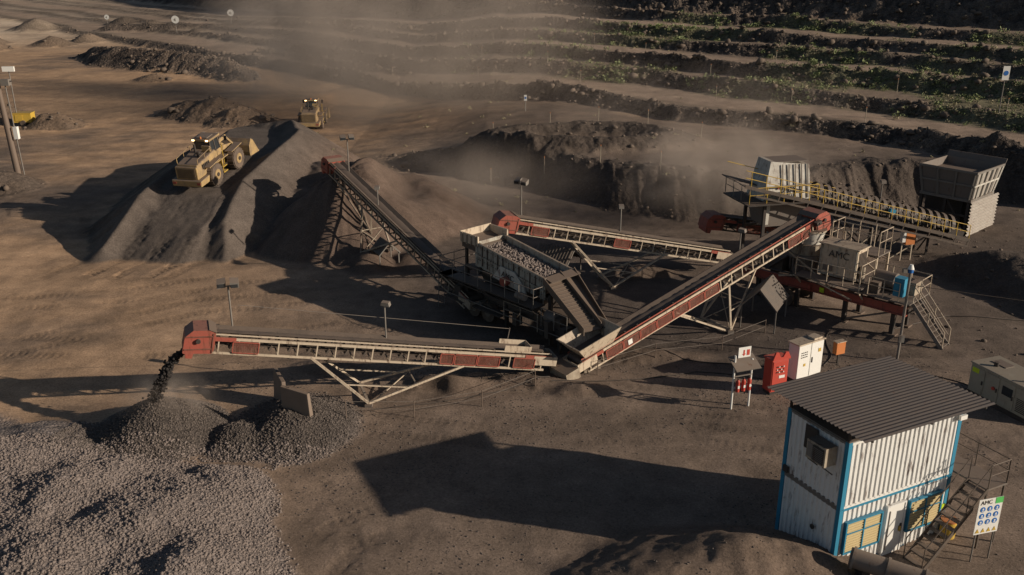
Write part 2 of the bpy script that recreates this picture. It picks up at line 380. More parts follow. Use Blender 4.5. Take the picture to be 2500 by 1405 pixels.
def node(t,**kw):
    n=N.new(t)
    for a,v in kw.items(): setattr(n,a,v)
    return n
at=node('ShaderNodeAttribute',attribute_name='Col');ar=node('ShaderNodeAttribute',attribute_name='rock');ag=node('ShaderNodeAttribute',attribute_name='gravel')
geo=node('ShaderNodeNewGeometry')
def noise(sc,det,ro=.6):
    n=node('ShaderNodeTexNoise');n.inputs['Scale'].default_value=sc;n.inputs['Detail'].default_value=det;n.inputs['Roughness'].default_value=ro;L.new(geo.outputs['Position'],n.inputs['Vector']);return n
na=noise(.9,8,.72);nb=noise(10,5,.75)
def math_(op,a,b_,c_=None):
    n=node('ShaderNodeMath',operation=op)
    for i_,v_ in enumerate((a,b_,c_)):
        if v_ is None: continue
        if isinstance(v_,(int,float)): n.inputs[i_].default_value=v_
        else: L.new(v_,n.inputs[i_])
    return n.outputs[0]
f1=math_('MULTIPLY_ADD',na.outputs['Fac'],1.1,.45)
f2=math_('MULTIPLY_ADD',nb.outputs['Fac'],2.0,0.0)
vo=node('ShaderNodeTexVoronoi');vo.inputs['Scale'].default_value=7;L.new(geo.outputs['Position'],vo.inputs['Vector'])
sepc=node('ShaderNodeSeparateColor');L.new(vo.outputs['Color'],sepc.inputs[0])
pv=math_('MULTIPLY_ADD',sepc.outputs[0],.9,.55)
pebf=math_('MULTIPLY',math_('MAXIMUM',ar.outputs['Fac'],ag.outputs['Fac']),.8)
mixp=node('ShaderNodeMix');mixp.data_type='FLOAT';L.new(pebf,mixp.inputs[0]);mixp.inputs[2].default_value=1;L.new(pv,mixp.inputs[3])
ff=math_('MULTIPLY',math_('MULTIPLY',f1,f2),mixp.outputs[0])
vm=node('ShaderNodeVectorMath',operation='SCALE');L.new(at.outputs['Color'],vm.inputs[0]);L.new(ff,vm.inputs['Scale'])
L.new(vm.outputs[0],b.inputs['Base Color']);b.inputs['Roughness'].default_value=.95;b.inputs['Specular IOR Level'].default_value=.15
bp1=node('ShaderNodeBump');bp1.inputs['Distance'].default_value=.10;bp1.inputs['Strength'].default_value=.5
hh=math_('MULTIPLY_ADD',na.outputs['Fac'],.4,math_('MULTIPLY',nb.outputs['Fac'],.5))
L.new(hh,bp1.inputs['Height'])
bp2=node('ShaderNodeBump');bp2.inputs['Distance'].default_value=.08;L.new(math_('MULTIPLY',pebf,1.0),bp2.inputs['Strength'])
L.new(math_('SUBTRACT',1,vo.outputs['Distance']),bp2.inputs['Height']);L.new(bp1.outputs[0],bp2.inputs['Normal'])
vb=node('ShaderNodeTexVoronoi');vb.inputs['Scale'].default_value=2.2;L.new(geo.outputs['Position'],vb.inputs['Vector'])
bp3=node('ShaderNodeBump');bp3.inputs['Distance'].default_value=.18;L.new(ar.outputs['Fac'],bp3.inputs['Strength']);L.new(math_('SUBTRACT',1,vb.outputs['Distance']),bp3.inputs['Height']);L.new(bp2.outputs[0],bp3.inputs['Normal'])
L.new(bp3.outputs[0],b.inputs['Normal']);me.materials.append(m)

# ------------------------------------------------------------------ scattered stones
ph=(1+5**.5)/2
ico=np.array([(-1,ph,0),(1,ph,0),(-1,-ph,0),(1,-ph,0),(0,-1,ph),(0,1,ph),(0,-1,-ph),(0,1,-ph),(ph,0,-1),(ph,0,1),(-ph,0,-1),(-ph,0,1)])/1.9
icf=np.array([(0,11,5),(0,5,1),(0,1,7),(0,7,10),(0,10,11),(1,5,9),(5,11,4),(11,10,2),(10,7,6),(7,1,8),(3,9,4),(3,4,2),(3,2,6),(3,6,8),(3,8,9),(4,9,5),(2,4,11),(6,2,10),(8,6,7),(9,8,1)])
def rocks(name,P,S,mk,flat=.7):
    n=len(P)
    j=rng.uniform(.62,1.25,(n,12,1));v=ico[None]*j*rng.uniform(.7,1.2,(n,1,3))
    v[:,:,2]*=flat
    a=rng.uniform(0,6.28,n);ca_,sa=np.cos(a),np.sin(a)
    x=v[:,:,0]*ca_[:,None]-v[:,:,1]*sa[:,None];y=v[:,:,0]*sa[:,None]+v[:,:,1]*ca_[:,None]
    v=np.stack([x,y,v[:,:,2]],2)*S[:,None,None]+P[:,None,:]
    f=icf[None]+ (np.arange(n)*12)[:,None,None]
    v=v.reshape(-1,3);f=f.reshape(-1,3)
    me=bpy.data.meshes.new(name);me.vertices.add(len(v));me.vertices.foreach_set('co',v.ravel())
    me.loops.add(f.size);me.loops.foreach_set('vertex_index',f.ravel());me.polygons.add(len(f))
    me.polygons.foreach_set('loop_start',np.arange(0,f.size,3));me.polygons.foreach_set('loop_total',np.full(len(f),3));me.update()
    me.materials.append(M[mk]);o=bpy.data.objects.new(name,me);scene.collection.objects.link(o);return o
def scatter(n,x0,x1,y0,y1,fn,smin,smax,pw=2.5):
    x=rng.uniform(x0,x1,n);y=rng.uniform(y0,y1,n)
    z,c,rk,g,gr=terrain(x,y,True);w=fn(x,y,z,rk,g,gr);m=rng.uniform(0,1,n)<w
    x,y,z=x[m],y[m],z[m];s=smin+(smax-smin)*rng.uniform(0,1,len(x))**pw
    return np.stack([x,y,z+s*.15],1),s
P,S=scatter(62000,-30,-7,24.5,43,lambda x,y,z,r,g,gr:g*((y<38.0)&(x<-8)),.028,.085)
rocks('gravel_pile',P,S,'stonel')
P,S=scatter(24000,-21,-6,35,44,lambda x,y,z,r,g,gr:g*(y>37.0),.028,.075)
rocks('gravel_pile',P,S,'stone')
P,S=scatter(30000,-16,24,24.5,52,lambda x,y,z,r,g,gr:(1-g)*.8*(vn(x*.3,y*.3,7)**2),.02,.055)
rocks('loose_stones',P,S,'stone')
P,S=scatter(45000,-60,80,68,140,lambda x,y,z,r,g,gr:r*.4,.06,.28,3.5)
rocks('waste_rock',P,S,'rock')
P,S=scatter(50000,-70,115,90,230,lambda x,y,z,r,g,gr:r*r*.5,.12,.7,5)
rocks('waste_rock',P,S,'rock')
P,S=scatter(7000,-130,0,80,260,lambda x,y,z,r,g,gr:r*.6,.12,.45,3)
rocks('waste_rock',P,S,'rock')
P,S=scatter(8000,24,50,36,74,lambda x,y,z,r,g,gr:.1+r*.6,.04,.2,4)
rocks('loose_stones',P,S,'rock')
def shrubs(name,P,S,col,nl=22):
    n=len(P)
    d=rng.normal(0,1,(n,nl,3));d/=np.linalg.norm(d,axis=2,keepdims=True);rr=rng.uniform(.25,1,(n,nl,1))
    c=d*rr*S[:,None,None];c[:,:,2]=np.abs(c[:,:,2])*.9;c=c+P[:,None,:]
    a=rng.normal(0,1,(n,nl,3));a/=np.linalg.norm(a,axis=2,keepdims=True);b_=rng.normal(0,1,(n,nl,3));b_/=np.linalg.norm(b_,axis=2,keepdims=True)
    ls=(.26*S)[:,None,None]
    v=np.stack([c-a*ls,c+b_*ls*.6,c+a*ls,c-b_*ls*.6],2).reshape(-1,3)
    f=np.arange(len(v)).reshape(-1,4)
    me=bpy.data.meshes.new(name);me.from_pydata(v.tolist(),[],f.tolist());me.update()
    m,nt,b=new_mat(name+'_leaves');nz=nt.nodes.new('ShaderNodeTexNoise');nz.inputs['Scale'].default_value=.8
    g=nt.nodes.new('ShaderNodeNewGeometry');nt.links.new(g.outputs['Position'],nz.inputs['Vector'])
    r=nt.nodes.new('ShaderNodeValToRGB');r.color_ramp.elements[0].color=(col[0]*.6,col[1]*.6,col[2]*.65,1);r.color_ramp.elements[0].position=.35;r.color_ramp.elements[1].color=(*[q*1.3 for q in col],1);r.color_ramp.elements[1].position=.65
    nt.links.new(nz.outputs['Fac'],r.inputs[0]);nt.links.new(r.outputs[0],b.inputs['Base Color']);b.inputs['Roughness'].default_value=.8
    me.materials.append(m);o=bpy.data.objects.new(name,me);scene.collection.objects.link(o)
P,S=scatter(38000,-10,100,78,165,lambda x,y,z,r,g,gr:gr*(.08+.6*vn(x*.35,y*.35,181)**2.2),.2,.8,2.0)
shrubs('shrubs',P,S,(.17,.20,.08))
P,S=scatter(30000,-20,95,78,165,lambda x,y,z,r,g,gr:gr*.22+.012,.15,.42,1.8)
shrubs('dry_grass',P,S,(.30,.26,.15))

# ------------------------------------------------------------------ conveyors
def conveyor(name,tail,head,w=1.15,th=.72,guards=(),legs=(),hood=True,side='cream',hoodk='red',redends=(1.5,2.0),topk=None):
    tail=V(tail);head=V(head);A=Asset(name,tail);d=(head-tail);Lg=d.length;d.normalize()
    n=d.cross(V((0,0,1))).normalized();u=n.cross(d)
    P=lambda s,l,h:d*s+n*l+u*h
    fr=A['frame'];topk=topk or side
    for sd in (-1,1):
        l=sd*w/2
        fr.beam(P(0,l,0),P(Lg,l,0),.08,.13,side,u);fr.beam(P(.3,l,-th),P(Lg-.4,l,-th),.08,.11,side,u)
        s_=.5
        while s_<Lg-.5:
            fr.beam(P(s_,l,-.07),P(s_,l,-th+.06),.07,.06,side,d);s_+=.92
        gd=A['guards']
        gd.beam(P(0,l*1.06,-.02),P(redends[0],l*1.06,-.02),.06,.2,'red',u)
        gd.beam(P(Lg-redends[1],l*1.06,-.02),P(Lg,l*1.06,-.02),.06,.2,'red',u)
        fr.beam(P(0,l,.2),P(Lg-.6,l,.2),.03,.07,topk,u)
    for g0,g1 in guards:
        s_=g0
        while s_<g1-.4:
            e=min(s_+1.25,g1)
            for sd in (-1,1):
                l=sd*(w/2+.075)
                g_=A['guards']
                hN=9;vN=int((e-s_)/.085)
                for i in range(hN):
                    hq=-.13-(th-.27)*i/(hN-1);g_.beam(P(s_+.05,l,hq),P(e-.05,l,hq),.012,.03,'redmesh',u)
                for i in range(vN+1):
                    q=s_+.05+(e-s_-.1)*i/vN;g_.beam(P(q,l,-.13),P(q,l,-th+.14),.012,.03,'redmesh',d)
                for hh in (-.1,-th+.08): g_.beam(P(s_+.03,l*1.02,hh),P(e-.03,l*1.02,hh),.045,.05,'red',u)
                for q in (s_+.03,e-.03): g_.beam(P(q,l*1.02,-.13),P(q,l*1.02,-th+.11),.045,.05,'red',d)
            s_=e+.02
    s_=.5
    idl=A['idlers']
    while s_<Lg-.4:
        fr.beam(P(s_,-w/2,-th),P(s_,w/2,-th),.06,.06,side,u)
        idl.beam(P(s_,-w/2+.06,.02),P(s_,w/2-.06,.02),.10,.08,'dark',u)
        idl.cyl(P(s_,-w*.42,.2),P(s_,-w*.17,.07),.055,'dark',n=6);idl.cyl(P(s_,w*.42,.2),P(s_,w*.17,.07),.055,'dark',n=6)
        for sd in (-1,1):
            idl.beam(P(s_+.3,sd*(w/2-.05),-.25),P(s_+.42,sd*(w/2-.05),-.5),.04,.10,'darkdust',u)
        idl.cyl(P(s_+.42,-w*.46,-.44),P(s_+.42,w*.46,-.44),.06,'dark',n=6)
        s_+=.92
    bl=A['belt'];prof=[(-w*.44,.27),(-w*.2,.13),(w*.2,.13),(w*.44,.27)]
    for (a,ha),(b_,hb) in zip(prof[:-1],prof[1:]):
        bl.add([P(.1,a,ha),P(Lg,a,ha),P(Lg,b_,hb),P(.1,b_,hb)],[(0,1,2,3)],'belt')
    vs=[];K_=int(Lg/.25)
    for i in range(K_+1):
        s_=.3+(Lg-.4)*i/K_;h_=.19+random.uniform(0,.05);hw=w*(.22+random.uniform(-.03,.03))
        vs+=[P(s_,-hw,.145),P(s_,0,h_),P(s_,hw,.145)]
    bl.add(vs,[(3*i+j,3*i+j+1,3*i+j+4,3*i+j+3) for i in range(K_) for j in (0,1)],'dark',True)
    bl.add([P(.1,-w*.42,-.36),P(Lg,-w*.42,-.36),P(Lg,w*.42,-.36),P(.1,w*.42,-.36)],[(0,1,2,3)],'belt')
    for q in (0.1,Lg): A['pulleys'].cyl(P(q,-w*.45,-.1),P(q,w*.45,-.1),.24,'dark',n=14)
    if hood:
        hd=A['head_box']
        prof=[P(Lg-1.05,0,-.5),P(Lg-1.05,0,.27),P(Lg-.75,0,.40),P(Lg-.05,0,.34),P(Lg+.30,0,-.02),P(Lg+.34,0,-.8),P(Lg+.22,0,-.85),P(Lg+.2,0,-1.05),P(Lg-.1,0,-1.05),P(Lg-.15,0,-.8),P(Lg-.95,0,-.75)]
        hd.prism(prof,n*(-w/2-.1),n*(w/2+.1),hoodk)
        hd.add([P(Lg-1.1,-w/2-.08,.30),P(Lg-1.1,w/2+.08,.30),P(Lg-.74,w/2+.14,.44),P(Lg-.74,-w/2-.14,.44)],[(0,1,2,3)],'darkdust')
        hd.cyl(P(Lg-.3,-w/2-.22,-.15),P(Lg-.3,w/2+.22,-.15),.11,'dark',n=10)
        for sd in (-1,1):
            for q in (-.5,.12): hd.beam(P(Lg-.95,sd*(w/2+.12),q),P(Lg+.28,sd*(w/2+.12),q-.12),.03,.05,'redmesh',u)
            hd.beam(P(Lg-.95,sd*(w/2+.12),-.7),P(Lg-.95,sd*(w/2+.12),.25),.03,.05,'redmesh',d)
        hd.beam(P(Lg-1.3,w/2+.25,.0),P(Lg-.85,w/2+.25,.0),.26,.26,'dark',u)
    tl=A['tail_box']
    for sd in (-1,1): tl.beam(P(-.35,sd*(w/2+.05),-.2),P(1.0,sd*(w/2+.05),-.2),.06,.5,side,u)
    tl.beam(P(-.35,-w/2,-.2),P(-.35,w/2,-.2),.06,.5,side,u)
    lg=A['support_legs']
    for (s1,s2,foot,spread) in legs:
        F=V(foot)-tail;feet=[]
        for sd in (-1,1):
            f=F+n*sd*spread;feet.append(f)
            lg.beam(P(s1,sd*w/2,-th),f+V((0,0,.15)),.11,.11,side);lg.beam(P(s2,sd*w/2,-th),f+V((0,0,.15)),.11,.11,side)
            mid1=P(s1,sd*w/2,-th).lerp(f,.55);mid2=P(s2,sd*w/2,-th).lerp(f,.55);lg.beam(mid1,mid2,.06,.06,side)
            lg.box(f.x-.18,f.x+.18,f.y-.18,f.y+.18,f.z-.12,f.z+.12,'sheet')
        lg.beam(feet[0]+V((0,0,.15)),feet[1]+V((0,0,.15)),.12,.12,side)
        a=P(s1,-w/2,-th).lerp(feet[0],.5);b_=P(s1,w/2,-th).lerp(feet[1],.5);lg.beam(a,b_,.06,.06,side);lg.beam(a,feet[1],.05,.05,side);lg.beam(b_,feet[0],.05,.05,side)
    return A,P,Lg,n,u,d
def foot(x,y): return (x,y,H(x,y)+.05)
# A - discharge conveyor in front
A_t,A_h=(1.9,46.5,1.0),(-15.0,40.6,4.75)
A_,P_,Lg,n_,u_,d_=conveyor('belt_conveyor',A_t,A_h,guards=[(.9,2.2),(2.9,6.2),(15.2,16.6)],legs=[(4.8,12.7,foot(-7.6,43.5),1.25)])
A_['feed_skirt'].beam(P_(1.2,-.48,.3),P_(2.7,-.48,.3),.04,.4,'cream',u_);A_['feed_skirt'].beam(P_(1.2,.48,.3),P_(2.7,.48,.3),.04,.4,'cream',u_);A_['feed_skirt'].beam(P_(1.2,-.48,.3),P_(1.2,.48,.3),.04,.4,'cream',u_)
A_['stay_wire'].cyl(P_(2.2,.6,.15),P_(2.2,.6,1.1),.03,'sheet',n=6)
A_['stay_wire'].cyl(P_(2.2,.6,1.05),P_(Lg-2.0,.6,1.3),.014,'grey',n=5)
A_.done()
# C - long rising conveyor to crusher
C_t,C_h=(3.4,46.3,.75),(19.4,57.6,5.7)
A_,P_,Lg,n_,u_,d_=conveyor('belt_conveyor',C_t,C_h,guards=[(1.6,10.4),(16.5,18.6)],legs=[(13.6,11.3,foot(12.3,52.6),1.2)],topk='red')
fb=A_['feed_box']
def frus(mb,P,s0,s1,w0,h0,s2,s3,w1,h1,k,t=.05):
    q=[P(s0,-w0,h0),P(s1,-w0,h0),P(s1,w0,h0),P(s0,w0,h0)];r=[P(s2,-w1,h1),P(s3,-w1,h1),P(s3,w1,h1),P(s2,w1,h1)]
    for i in range(4):
        j=(i+1)%4;c=(q[0]+q[1]+q[2]+q[3])/4;c2=(r[0]+r[1]+r[2]+r[3])/4
        mb.hexa([q[i],q[j],q[j].lerp(c,t),q[i].lerp(c,t),r[i],r[j],r[j].lerp(c2,t),r[i].lerp(c2,t)],k)
frus(fb,P_,.3,2.3,.55,.1,-.3,2.7,1.0,1.05,'cream')
A_['tail_box'].beam(P_(-.8,-.75,-.35),P_(-.8,.75,-.35),.9,.6,'creamd',u_)
for q in ((0.2),(1.2),): A_['support_legs'].beam(P_(q,.5,-.6),V((P_(q,.5,-.6).x,P_(q,.5,-.6).y,-.7)),.12,.12,'cream');
lgp=A_['support_legs']
f0=V(foot(12.3,52.6))-V(C_t)
lgp.beam(f0+n_*1.0,P_(7.2,.5,-.72),.1,.1,'cream');lgp.beam(f0-n_*1.0,P_(7.2,-.5,-.72),.1,.1,'cream')
f1_=V(foot(17.0,57.4))-V(C_t)
for q in (-.55,.55): lgp.beam(P_(Lg-2.2,q,-.7),f1_+n_*q*1.8,.09,.09,'sheet')
A_['sticker'].beam(P_(3.2,.68,-.4),P_(3.5,.68,-.4),.02,.3,'whitec',u_)
A_.done()
# B - conveyor to big stockpile
B_t,B_h=(-2.2,54.0,1.3),(-14.0,71.8,6.0)
A_,P_,Lg,n_,u_,d_=conveyor('belt_conveyor',B_t,B_h,legs=[(15.0,9.5,foot(-9.9,65.2),1.2)],side='creamd')
for q in (-.6,.6):
    f=V(foot(-10.4,66.8))-V(B_t);A_['support_legs'].beam(P_(Lg-5.8,q,-.7),f,.1,.1,'creamd');A_['support_legs'].beam(P_(Lg-2.6,q,-.7),f,.1,.1,'creamd')
A_.done()
# D - return conveyor behind screen
D_t,D_h=(15.0,63.0,1.4),(-.7,57.8,5.35)
conveyor('belt_conveyor',D_t,D_h,guards=[(7.8,9.2),(13.8,15.2)],legs=[(5.0,12.0,foot(6.4,60.0),1.15)])[0].done()
conveyor('belt_conveyor',(24,68.5,1.2),(14.3,66.2,3.0),guards=[(1,8)],side='dark')[0].done()
# E - feeder conveyor with yellow handrails
E_t,E_h=(33.0,67.6,1.7),(18.2,64.2,5.9)
A_,P_,Lg,n_,u_,d_=conveyor('feeder_conveyor',E_t,E_h,w=1.5,hood=False,side='dark',redends=(.1,.1))
sg=1 if n_.y<0 else -1
wk=A_['walkway']
wk.beam(P_(-.2,sg*1.35,-.35),P_(Lg+3.0,sg*1.35,-.35),.85,.06,'dark',u_);wk.beam(P_(-.2,sg*1.78,-.35),P_(Lg+3,sg*1.78,-.35),.06,.22,'darkdust',u_)
wk.beam(P_(-.2,sg*1.78,-.8),P_(Lg+2,sg*1.78,-.8),.08,.12,'darkdust',u_)
hr=A_['handrail'];s_=-.1
while s_<Lg+3.05:
    hr.cyl(P_(s_,sg*1.75,-.3),P_(s_,sg*1.75,-.3)+V((0,0,1.05)),.028,'yellow',n=6)
    wk.beam(P_(s_,sg*1.78,-.35),P_(s_,sg*1.78,-.8),.06,.06,'darkdust',d_);s_+=1.15
for hh in (.55,1.05): hr.cyl(P_(-.1,sg*1.75,-.3)+V((0,0,hh)),P_(Lg+3,sg*1.75,-.3)+V((0,0,hh)),.03,'yellow',n=6)
hr.cyl(P_(Lg-6,-sg*.9,-.3)+V((0,0,1.05)),P_(Lg+3,-sg*1.2,-.3)+V((0,0,1.05)),.03,'yellow',n=6)
s_=.6
while s_<Lg-3.0:
    pr=[]
    for i in range(9):
        a=math.pi*i/8;pr.append((P_(s_,-math.cos(a)*.85,.05+math.sin(a)*.9),P_(s_+.30,-math.cos(a)*.85,.05+math.sin(a)*.9)))
    for (a,a2),(b_,b2) in zip(pr[:-1],pr[1:]): A_['belt_covers'].add([a,a2,b2,b_],[(0,1,2,3)],'dark',True)
    A_['belt_covers'].beam(P_(s_,sg*.86,.1),P_(s_+.30,sg*.86,.1),.04,.12,'creamd',u_)
    A_['belt_covers'].beam(P_(s_+.32,sg*.86,-.2),P_(s_+.66,sg*.86,.6),.03,.05,'creamd',u_)
    s_+=.68
wk.beam(P_(Lg,-1.2*sg,-.35),P_(Lg+3,-1.2*sg,-.35),1.4,.06,'dark',u_)
for s_ in (2.5,6.5,10.5,13.5):
    for lat in (-.75,.75):
        a=P_(s_,lat,-.75);A_['trestle'].beam(a,V((a.x,a.y,-2.2)),.14,.14,'dark')
    A_['trestle'].beam(P_(s_,-.75,-.75),V((P_(s_,.75,0).x,P_(s_,.75,0).y,-2)),.08,.08,'dark')
for lat in (-.75,.75):
    A_['trestle'].beam(P_(2.5,lat,-.8),V((P_(6.5,lat,0).x,P_(6.5,lat,0).y,-2)),.09,.09,'creamd');A_['trestle'].beam(P_(6.5,lat,-.8),V((P_(10.5,lat,0).x,P_(10.5,lat,0).y,-2)),.09,.09,'creamd')
    A_['trestle'].beam(P_(10.5,lat,-.8),V((P_(6.5,lat,0).x,P_(6.5,lat,0).y,-2)),.09,.09,'dark')
for q in (7,9.5,13):
    A_['belt_drive'].beam(P_(Lg-q,sg*1.05,.3),P_(Lg-q+.45,sg*1.05,.3),.3,.3,'blue' if q==9.5 else 'grey',u_)
A_.done()

def rail(mb,pts,h=1.1,k='grey',mid=True,sp=1.2,r=.03):
    for a,b_ in zip(pts[:-1],pts[1:]):
        a=V(a);b_=V(b_);L_=(b_-a).length;nn=max(1,int(round(L_/sp)))
        for i in range(nn+1):
            p=a.lerp(b_,i/nn);mb.cyl(p,p+V((0,0,h)),r,k,n=6)
        mb.cyl(a+V((0,0,h)),b_+V((0,0,h)),r,k,n=6)
        if mid: mb.cyl(a+V((0,0,h*.55)),b_+V((0,0,h*.55)),r*.8,k,n=6)
# ------------------------------------------------------------------ transfer hopper (white box)
T=Asset('transfer_hopper',(18.7,64.6,0),math.radians(14))
b_=T['housing']
b_.hexa([(-1.7,-1.2,5.0),(1.9,-1.2,5.0),(1.9,1.3,5.0),(-1.7,1.3,5.0),(-1.0,-.5,7.6),(1.9,-.6,7.3),(1.9,1.3,7.3),(-1.0,1.3,7.6)],'whited')
for i in range(5): 
    x=-.2+i*.48;b_.beam((x-.03,-1.24,5.1),(x+.02,-.66,7.4),.06,.06,'grey')
b_.beam((-1.6,-1.25,6.0),(1.95,-1.05,6.0),.06,.08,'grey');b_.box(-.9,1.9,-.45,1.3,7.5,7.56,'sheet')
b_.hexa([(-1.3,-1,3.1),(.6,-1,3.1),(.6,1,3.1),(-1.3,1,3.1),(-1.7,-1.2,5.0),(1.9,-1.2,5.0),(1.9,1.3,5.0),(-1.7,1.3,5.0)],'sheet')
b_.beam((-1.3,-1.1,3.3),(-1.3,-1.2,4.9),.3,.1,'whited')
fr=T['support_frame']
for x in (-1.6,2.4):
    for y in (-1.3,1.4): fr.beam((x,y,0),(x,y,5.0),.2,.2,'dark')
for z_ in (2.6,4.9):
    fr.beam((-1.6,-1.3,z_),(2.4,-1.3,z_),.14,.2,'dark');fr.beam((-1.6,1.4,z_),(2.4,1.4,z_),.14,.2,'dark')
fr.beam((-1.6,-1.3,.3),(2.4,-1.3,2.6),.1,.1,'dark');fr.beam((2.4,-1.3,.3),(-1.6,-1.3,2.6),.1,.1,'dark')
rail(T['handrail'],[(-3.2,-2,5.1),(-3.2,1.6,5.1)],k='grey');T['deck'].box(-3.3,2.2,-2.1,-1.3,4.95,5.04,'dark');T['deck'].box(-3.3,-1.8,-1.25,1.7,4.95,5.04,'dark');rail(T['handrail'],[(-3.2,-2,5.1),(2,-2,5.1)],k='yellow')
T.done()

# ------------------------------------------------------------------ feed bin
Bn=Asset('feed_bin',(35.6,71.0,0),math.atan2(.66,.75))
w=3.9
bb=Bn['bin']
z1,z2=2.9,5.2
o4=[(0,0,z1),(w,0,z1),(w,w,z1),(0,w,z1)];t4=[(-.3,-.3,z2),(w+.5,-.3,z2),(w+.5,w+.3,z2),(-.3,w+.3,z2)]
for i in range(4):
    j=(i+1)%4;kk_='bins' if i in(0,) else 'sheet'
    bb.add([o4[i],o4[j],t4[j],t4[i]],[(0,1,2,3)],kk_)
bb.add([(-.2,-.2,z1+1.7),(w+.25,-.2,z1+1.7),(w+.25,w+.2,z1+1.7),(-.2,w+.2,z1+1.7)],[(0,1,2,3)],'darkdust')
bb.box(-.4,w+.6,-.4,-.3,z2-.12,z2+.06,'grey');bb.box(-.4,-.3,-.3,w+.3,z2-.12,z2+.06,'grey')
for i in range(6):
    x=.1+i*(w-.2)/5;bb.beam((x,-.05,z1),(-.23+(i/5)*(w+.65),-.35,z2-.12),.10,.12,'whited' if i%2 else 'bins')
for i in range(4):
    x=.1+i*(w-.2)/3;bb.beam((-.05,x,z1),(-.35,-.23+(i/3)*(w+.5),z2-.12),.12,.16,'grey')
bb.beam((-.2,-.22,4.1),(w+.25,-.22,4.1),.1,.14,'whited');bb.beam((-.22,-.2,4.1),(-.22,w+.2,4.1),.1,.14,'grey')
bb.box(-.1,w+.1,-.12,0.02,z1-.12,z1+.1,'grey');bb.box(-.12,0,.03,w+.1,z1-.12,z1+.1,'grey')
bb.hexa([(w+.5,-.3,z2-.4),(w+.58,-.3,z2-.4),(w+.58,w+.5,z2-.4),(w+.5,w+.5,z2-.4),(w+1.1,-.3,z2+.35),(w+1.17,-.3,z2+.35),(w+1.17,w+.5,z2+.35),(w+1.1,w+.5,z2+.35)],'sheet')
wl=Bn['corrugated_wall']
wl.corr((-.1,-.14,-.6),(0,0,1),(1,0,0),(0,-1,0),z1+.5,w+1.0,.26,.11,'bins')
fr=Bn['frame']
for y in (0.1,w/2,w): fr.beam((.1,y,-.6),(.1,y,z1),.22,.22,'dark')
fr.beam((.1,.1,1.6),(.1,w,1.6),.14,.14,'dark');fr.beam((.1,.1,.2),(.1,w/2,z1),.12,.12,'dark')
fr.box(.9,w,.9,w,-.6,z1,'dark')
Bn.done()

# ------------------------------------------------------------------ screening plant
Sx=Asset('screening_plant',(-2.2,54.6,0),math.atan2(-.73,.68))
ch=Sx['chassis']
for y in (.15,2.15): ch.ibeam((-1.4,y,1.5),(8.0,y,1.25),.26,.45,'darkdust')
for x in (-1,1,3,5,7): ch.beam((x,.15,1.45),(x,2.15,1.45),.16,.2,'dark')
for x in (-1,2.6,6.3):
    for y in (.15,2.15): ch.beam((x,y,-.2),(x,y,3.0),.2,.2,'dark')
ch.beam((-1,.15,1.6),(2.6,.15,3),.12,.12,'dark');ch.beam((6.3,.15,1.6),(2.6,.15,3),.12,.12,'dark')
ch.beam((-1,.15,3.0),(6.3,.15,2.7),.16,.2,'darkdust');ch.beam((-1,2.15,3.0),(6.3,2.15,2.7),.16,.2,'dark')
for x in (.1,1.4):
    for y in (-.15,2.45):
        Sx['wheels'].cyl((x,y-.18,.62),(x,y+.18,.62),.6,'tyre',n=18);Sx['wheels'].cyl((x,y-.2,.62),(x,y+.2,.62),.25,'grey',n=12)
sb=Sx['screen_box'];zt=lambda x:4.75-.14*x
for y in (0,2.3):
    sb.hexa([(0,y-.04,zt(0)-1.5),(6.0,y-.04,zt(6)-1.25),(6.0,y+.04,zt(6)-1.25),(0,y+.04,zt(0)-1.5),(0,y-.04,zt(0)),(6.0,y-.04,zt(6)),(6.0,y+.04,zt(6)),(0,y+.04,zt(0))],'scr')
    sb.beam((-.05,y,zt(0)+.02),(6.05,y,zt(6)+.02),.14,.08,'scr');sb.beam((0,y-.04,zt(0)-.75),(6,y-.04,zt(6)-.7),.10,.1,'scr')
    yy=y-.07 if y==0 else y+.07
    for i in range(13):
        x=.2+i*.46;sb.beam((x,yy,zt(x)-1.3),(x,yy,zt(x)-.05),.05,.06,'darkdust' if i%3 else 'scr')
    if y==0:
        for i in range(30):
            x=.15+i*.195
            for q in (.15,.6,.95): sb.box(x-.02,x+.02,yy-.06,yy-.03,zt(x)-q-.02,zt(x)-q+.02,'dark')
sb.box(-.05,.05,0,2.3,3.3,4.75,'scr')
sb.hexa([(0,.04,3.6),(6,.04,3.0),(6,2.26,3.0),(0,2.26,3.6),(0,.04,4.32),(6,.04,3.5),(6,2.26,3.5),(0,2.26,4.32)],'darkdust')
sb.prism([(1.7,-.16,3.0),(4.6,-.16,2.6),(4.4,-.16,3.1),(3.6,-.16,3.75),(2.4,-.16,3.85)],(0,-.02,0),(0,.08,0),'whited')
Sx.text('AMC',.5,(3.05,-.20,3.35),(1,0,-.13),(.13,0,1),'dark')
for x in (.5,5.5):
    for y in (-.15,2.45):
        for dz in range(4): Sx['springs'].cyl((x,y,2.85+dz*.12),(x,y,2.91+dz*.12),.14,'dark',n=10)
sb.cyl((3.0,-.55,3.1),(3.0,-.2,3.1),.28,'red',n=14);sb.cyl((4.6,-.9,2.85),(5.3,-.9,2.85),.22,'grey',n=12)
fdx=Sx['feed_box']
for (a,b2,c_,d2) in ((-1.3,.3,-.1,.0),(-1.3,.3,2.3,2.4)): fdx.box(a,b2,c_,d2,4.55,5.15,'cream')
fdx.box(-1.36,-1.3,-.1,2.4,4.5,5.2,'cream');fdx.hexa([(-1.3,0,4.2),(.25,0,4.1),(.25,2.3,4.1),(-1.3,2.3,4.2),(-1.3,0,4.75),(.25,0,4.5),(.25,2.3,4.5),(-1.3,2.3,4.75)],'darkdust')
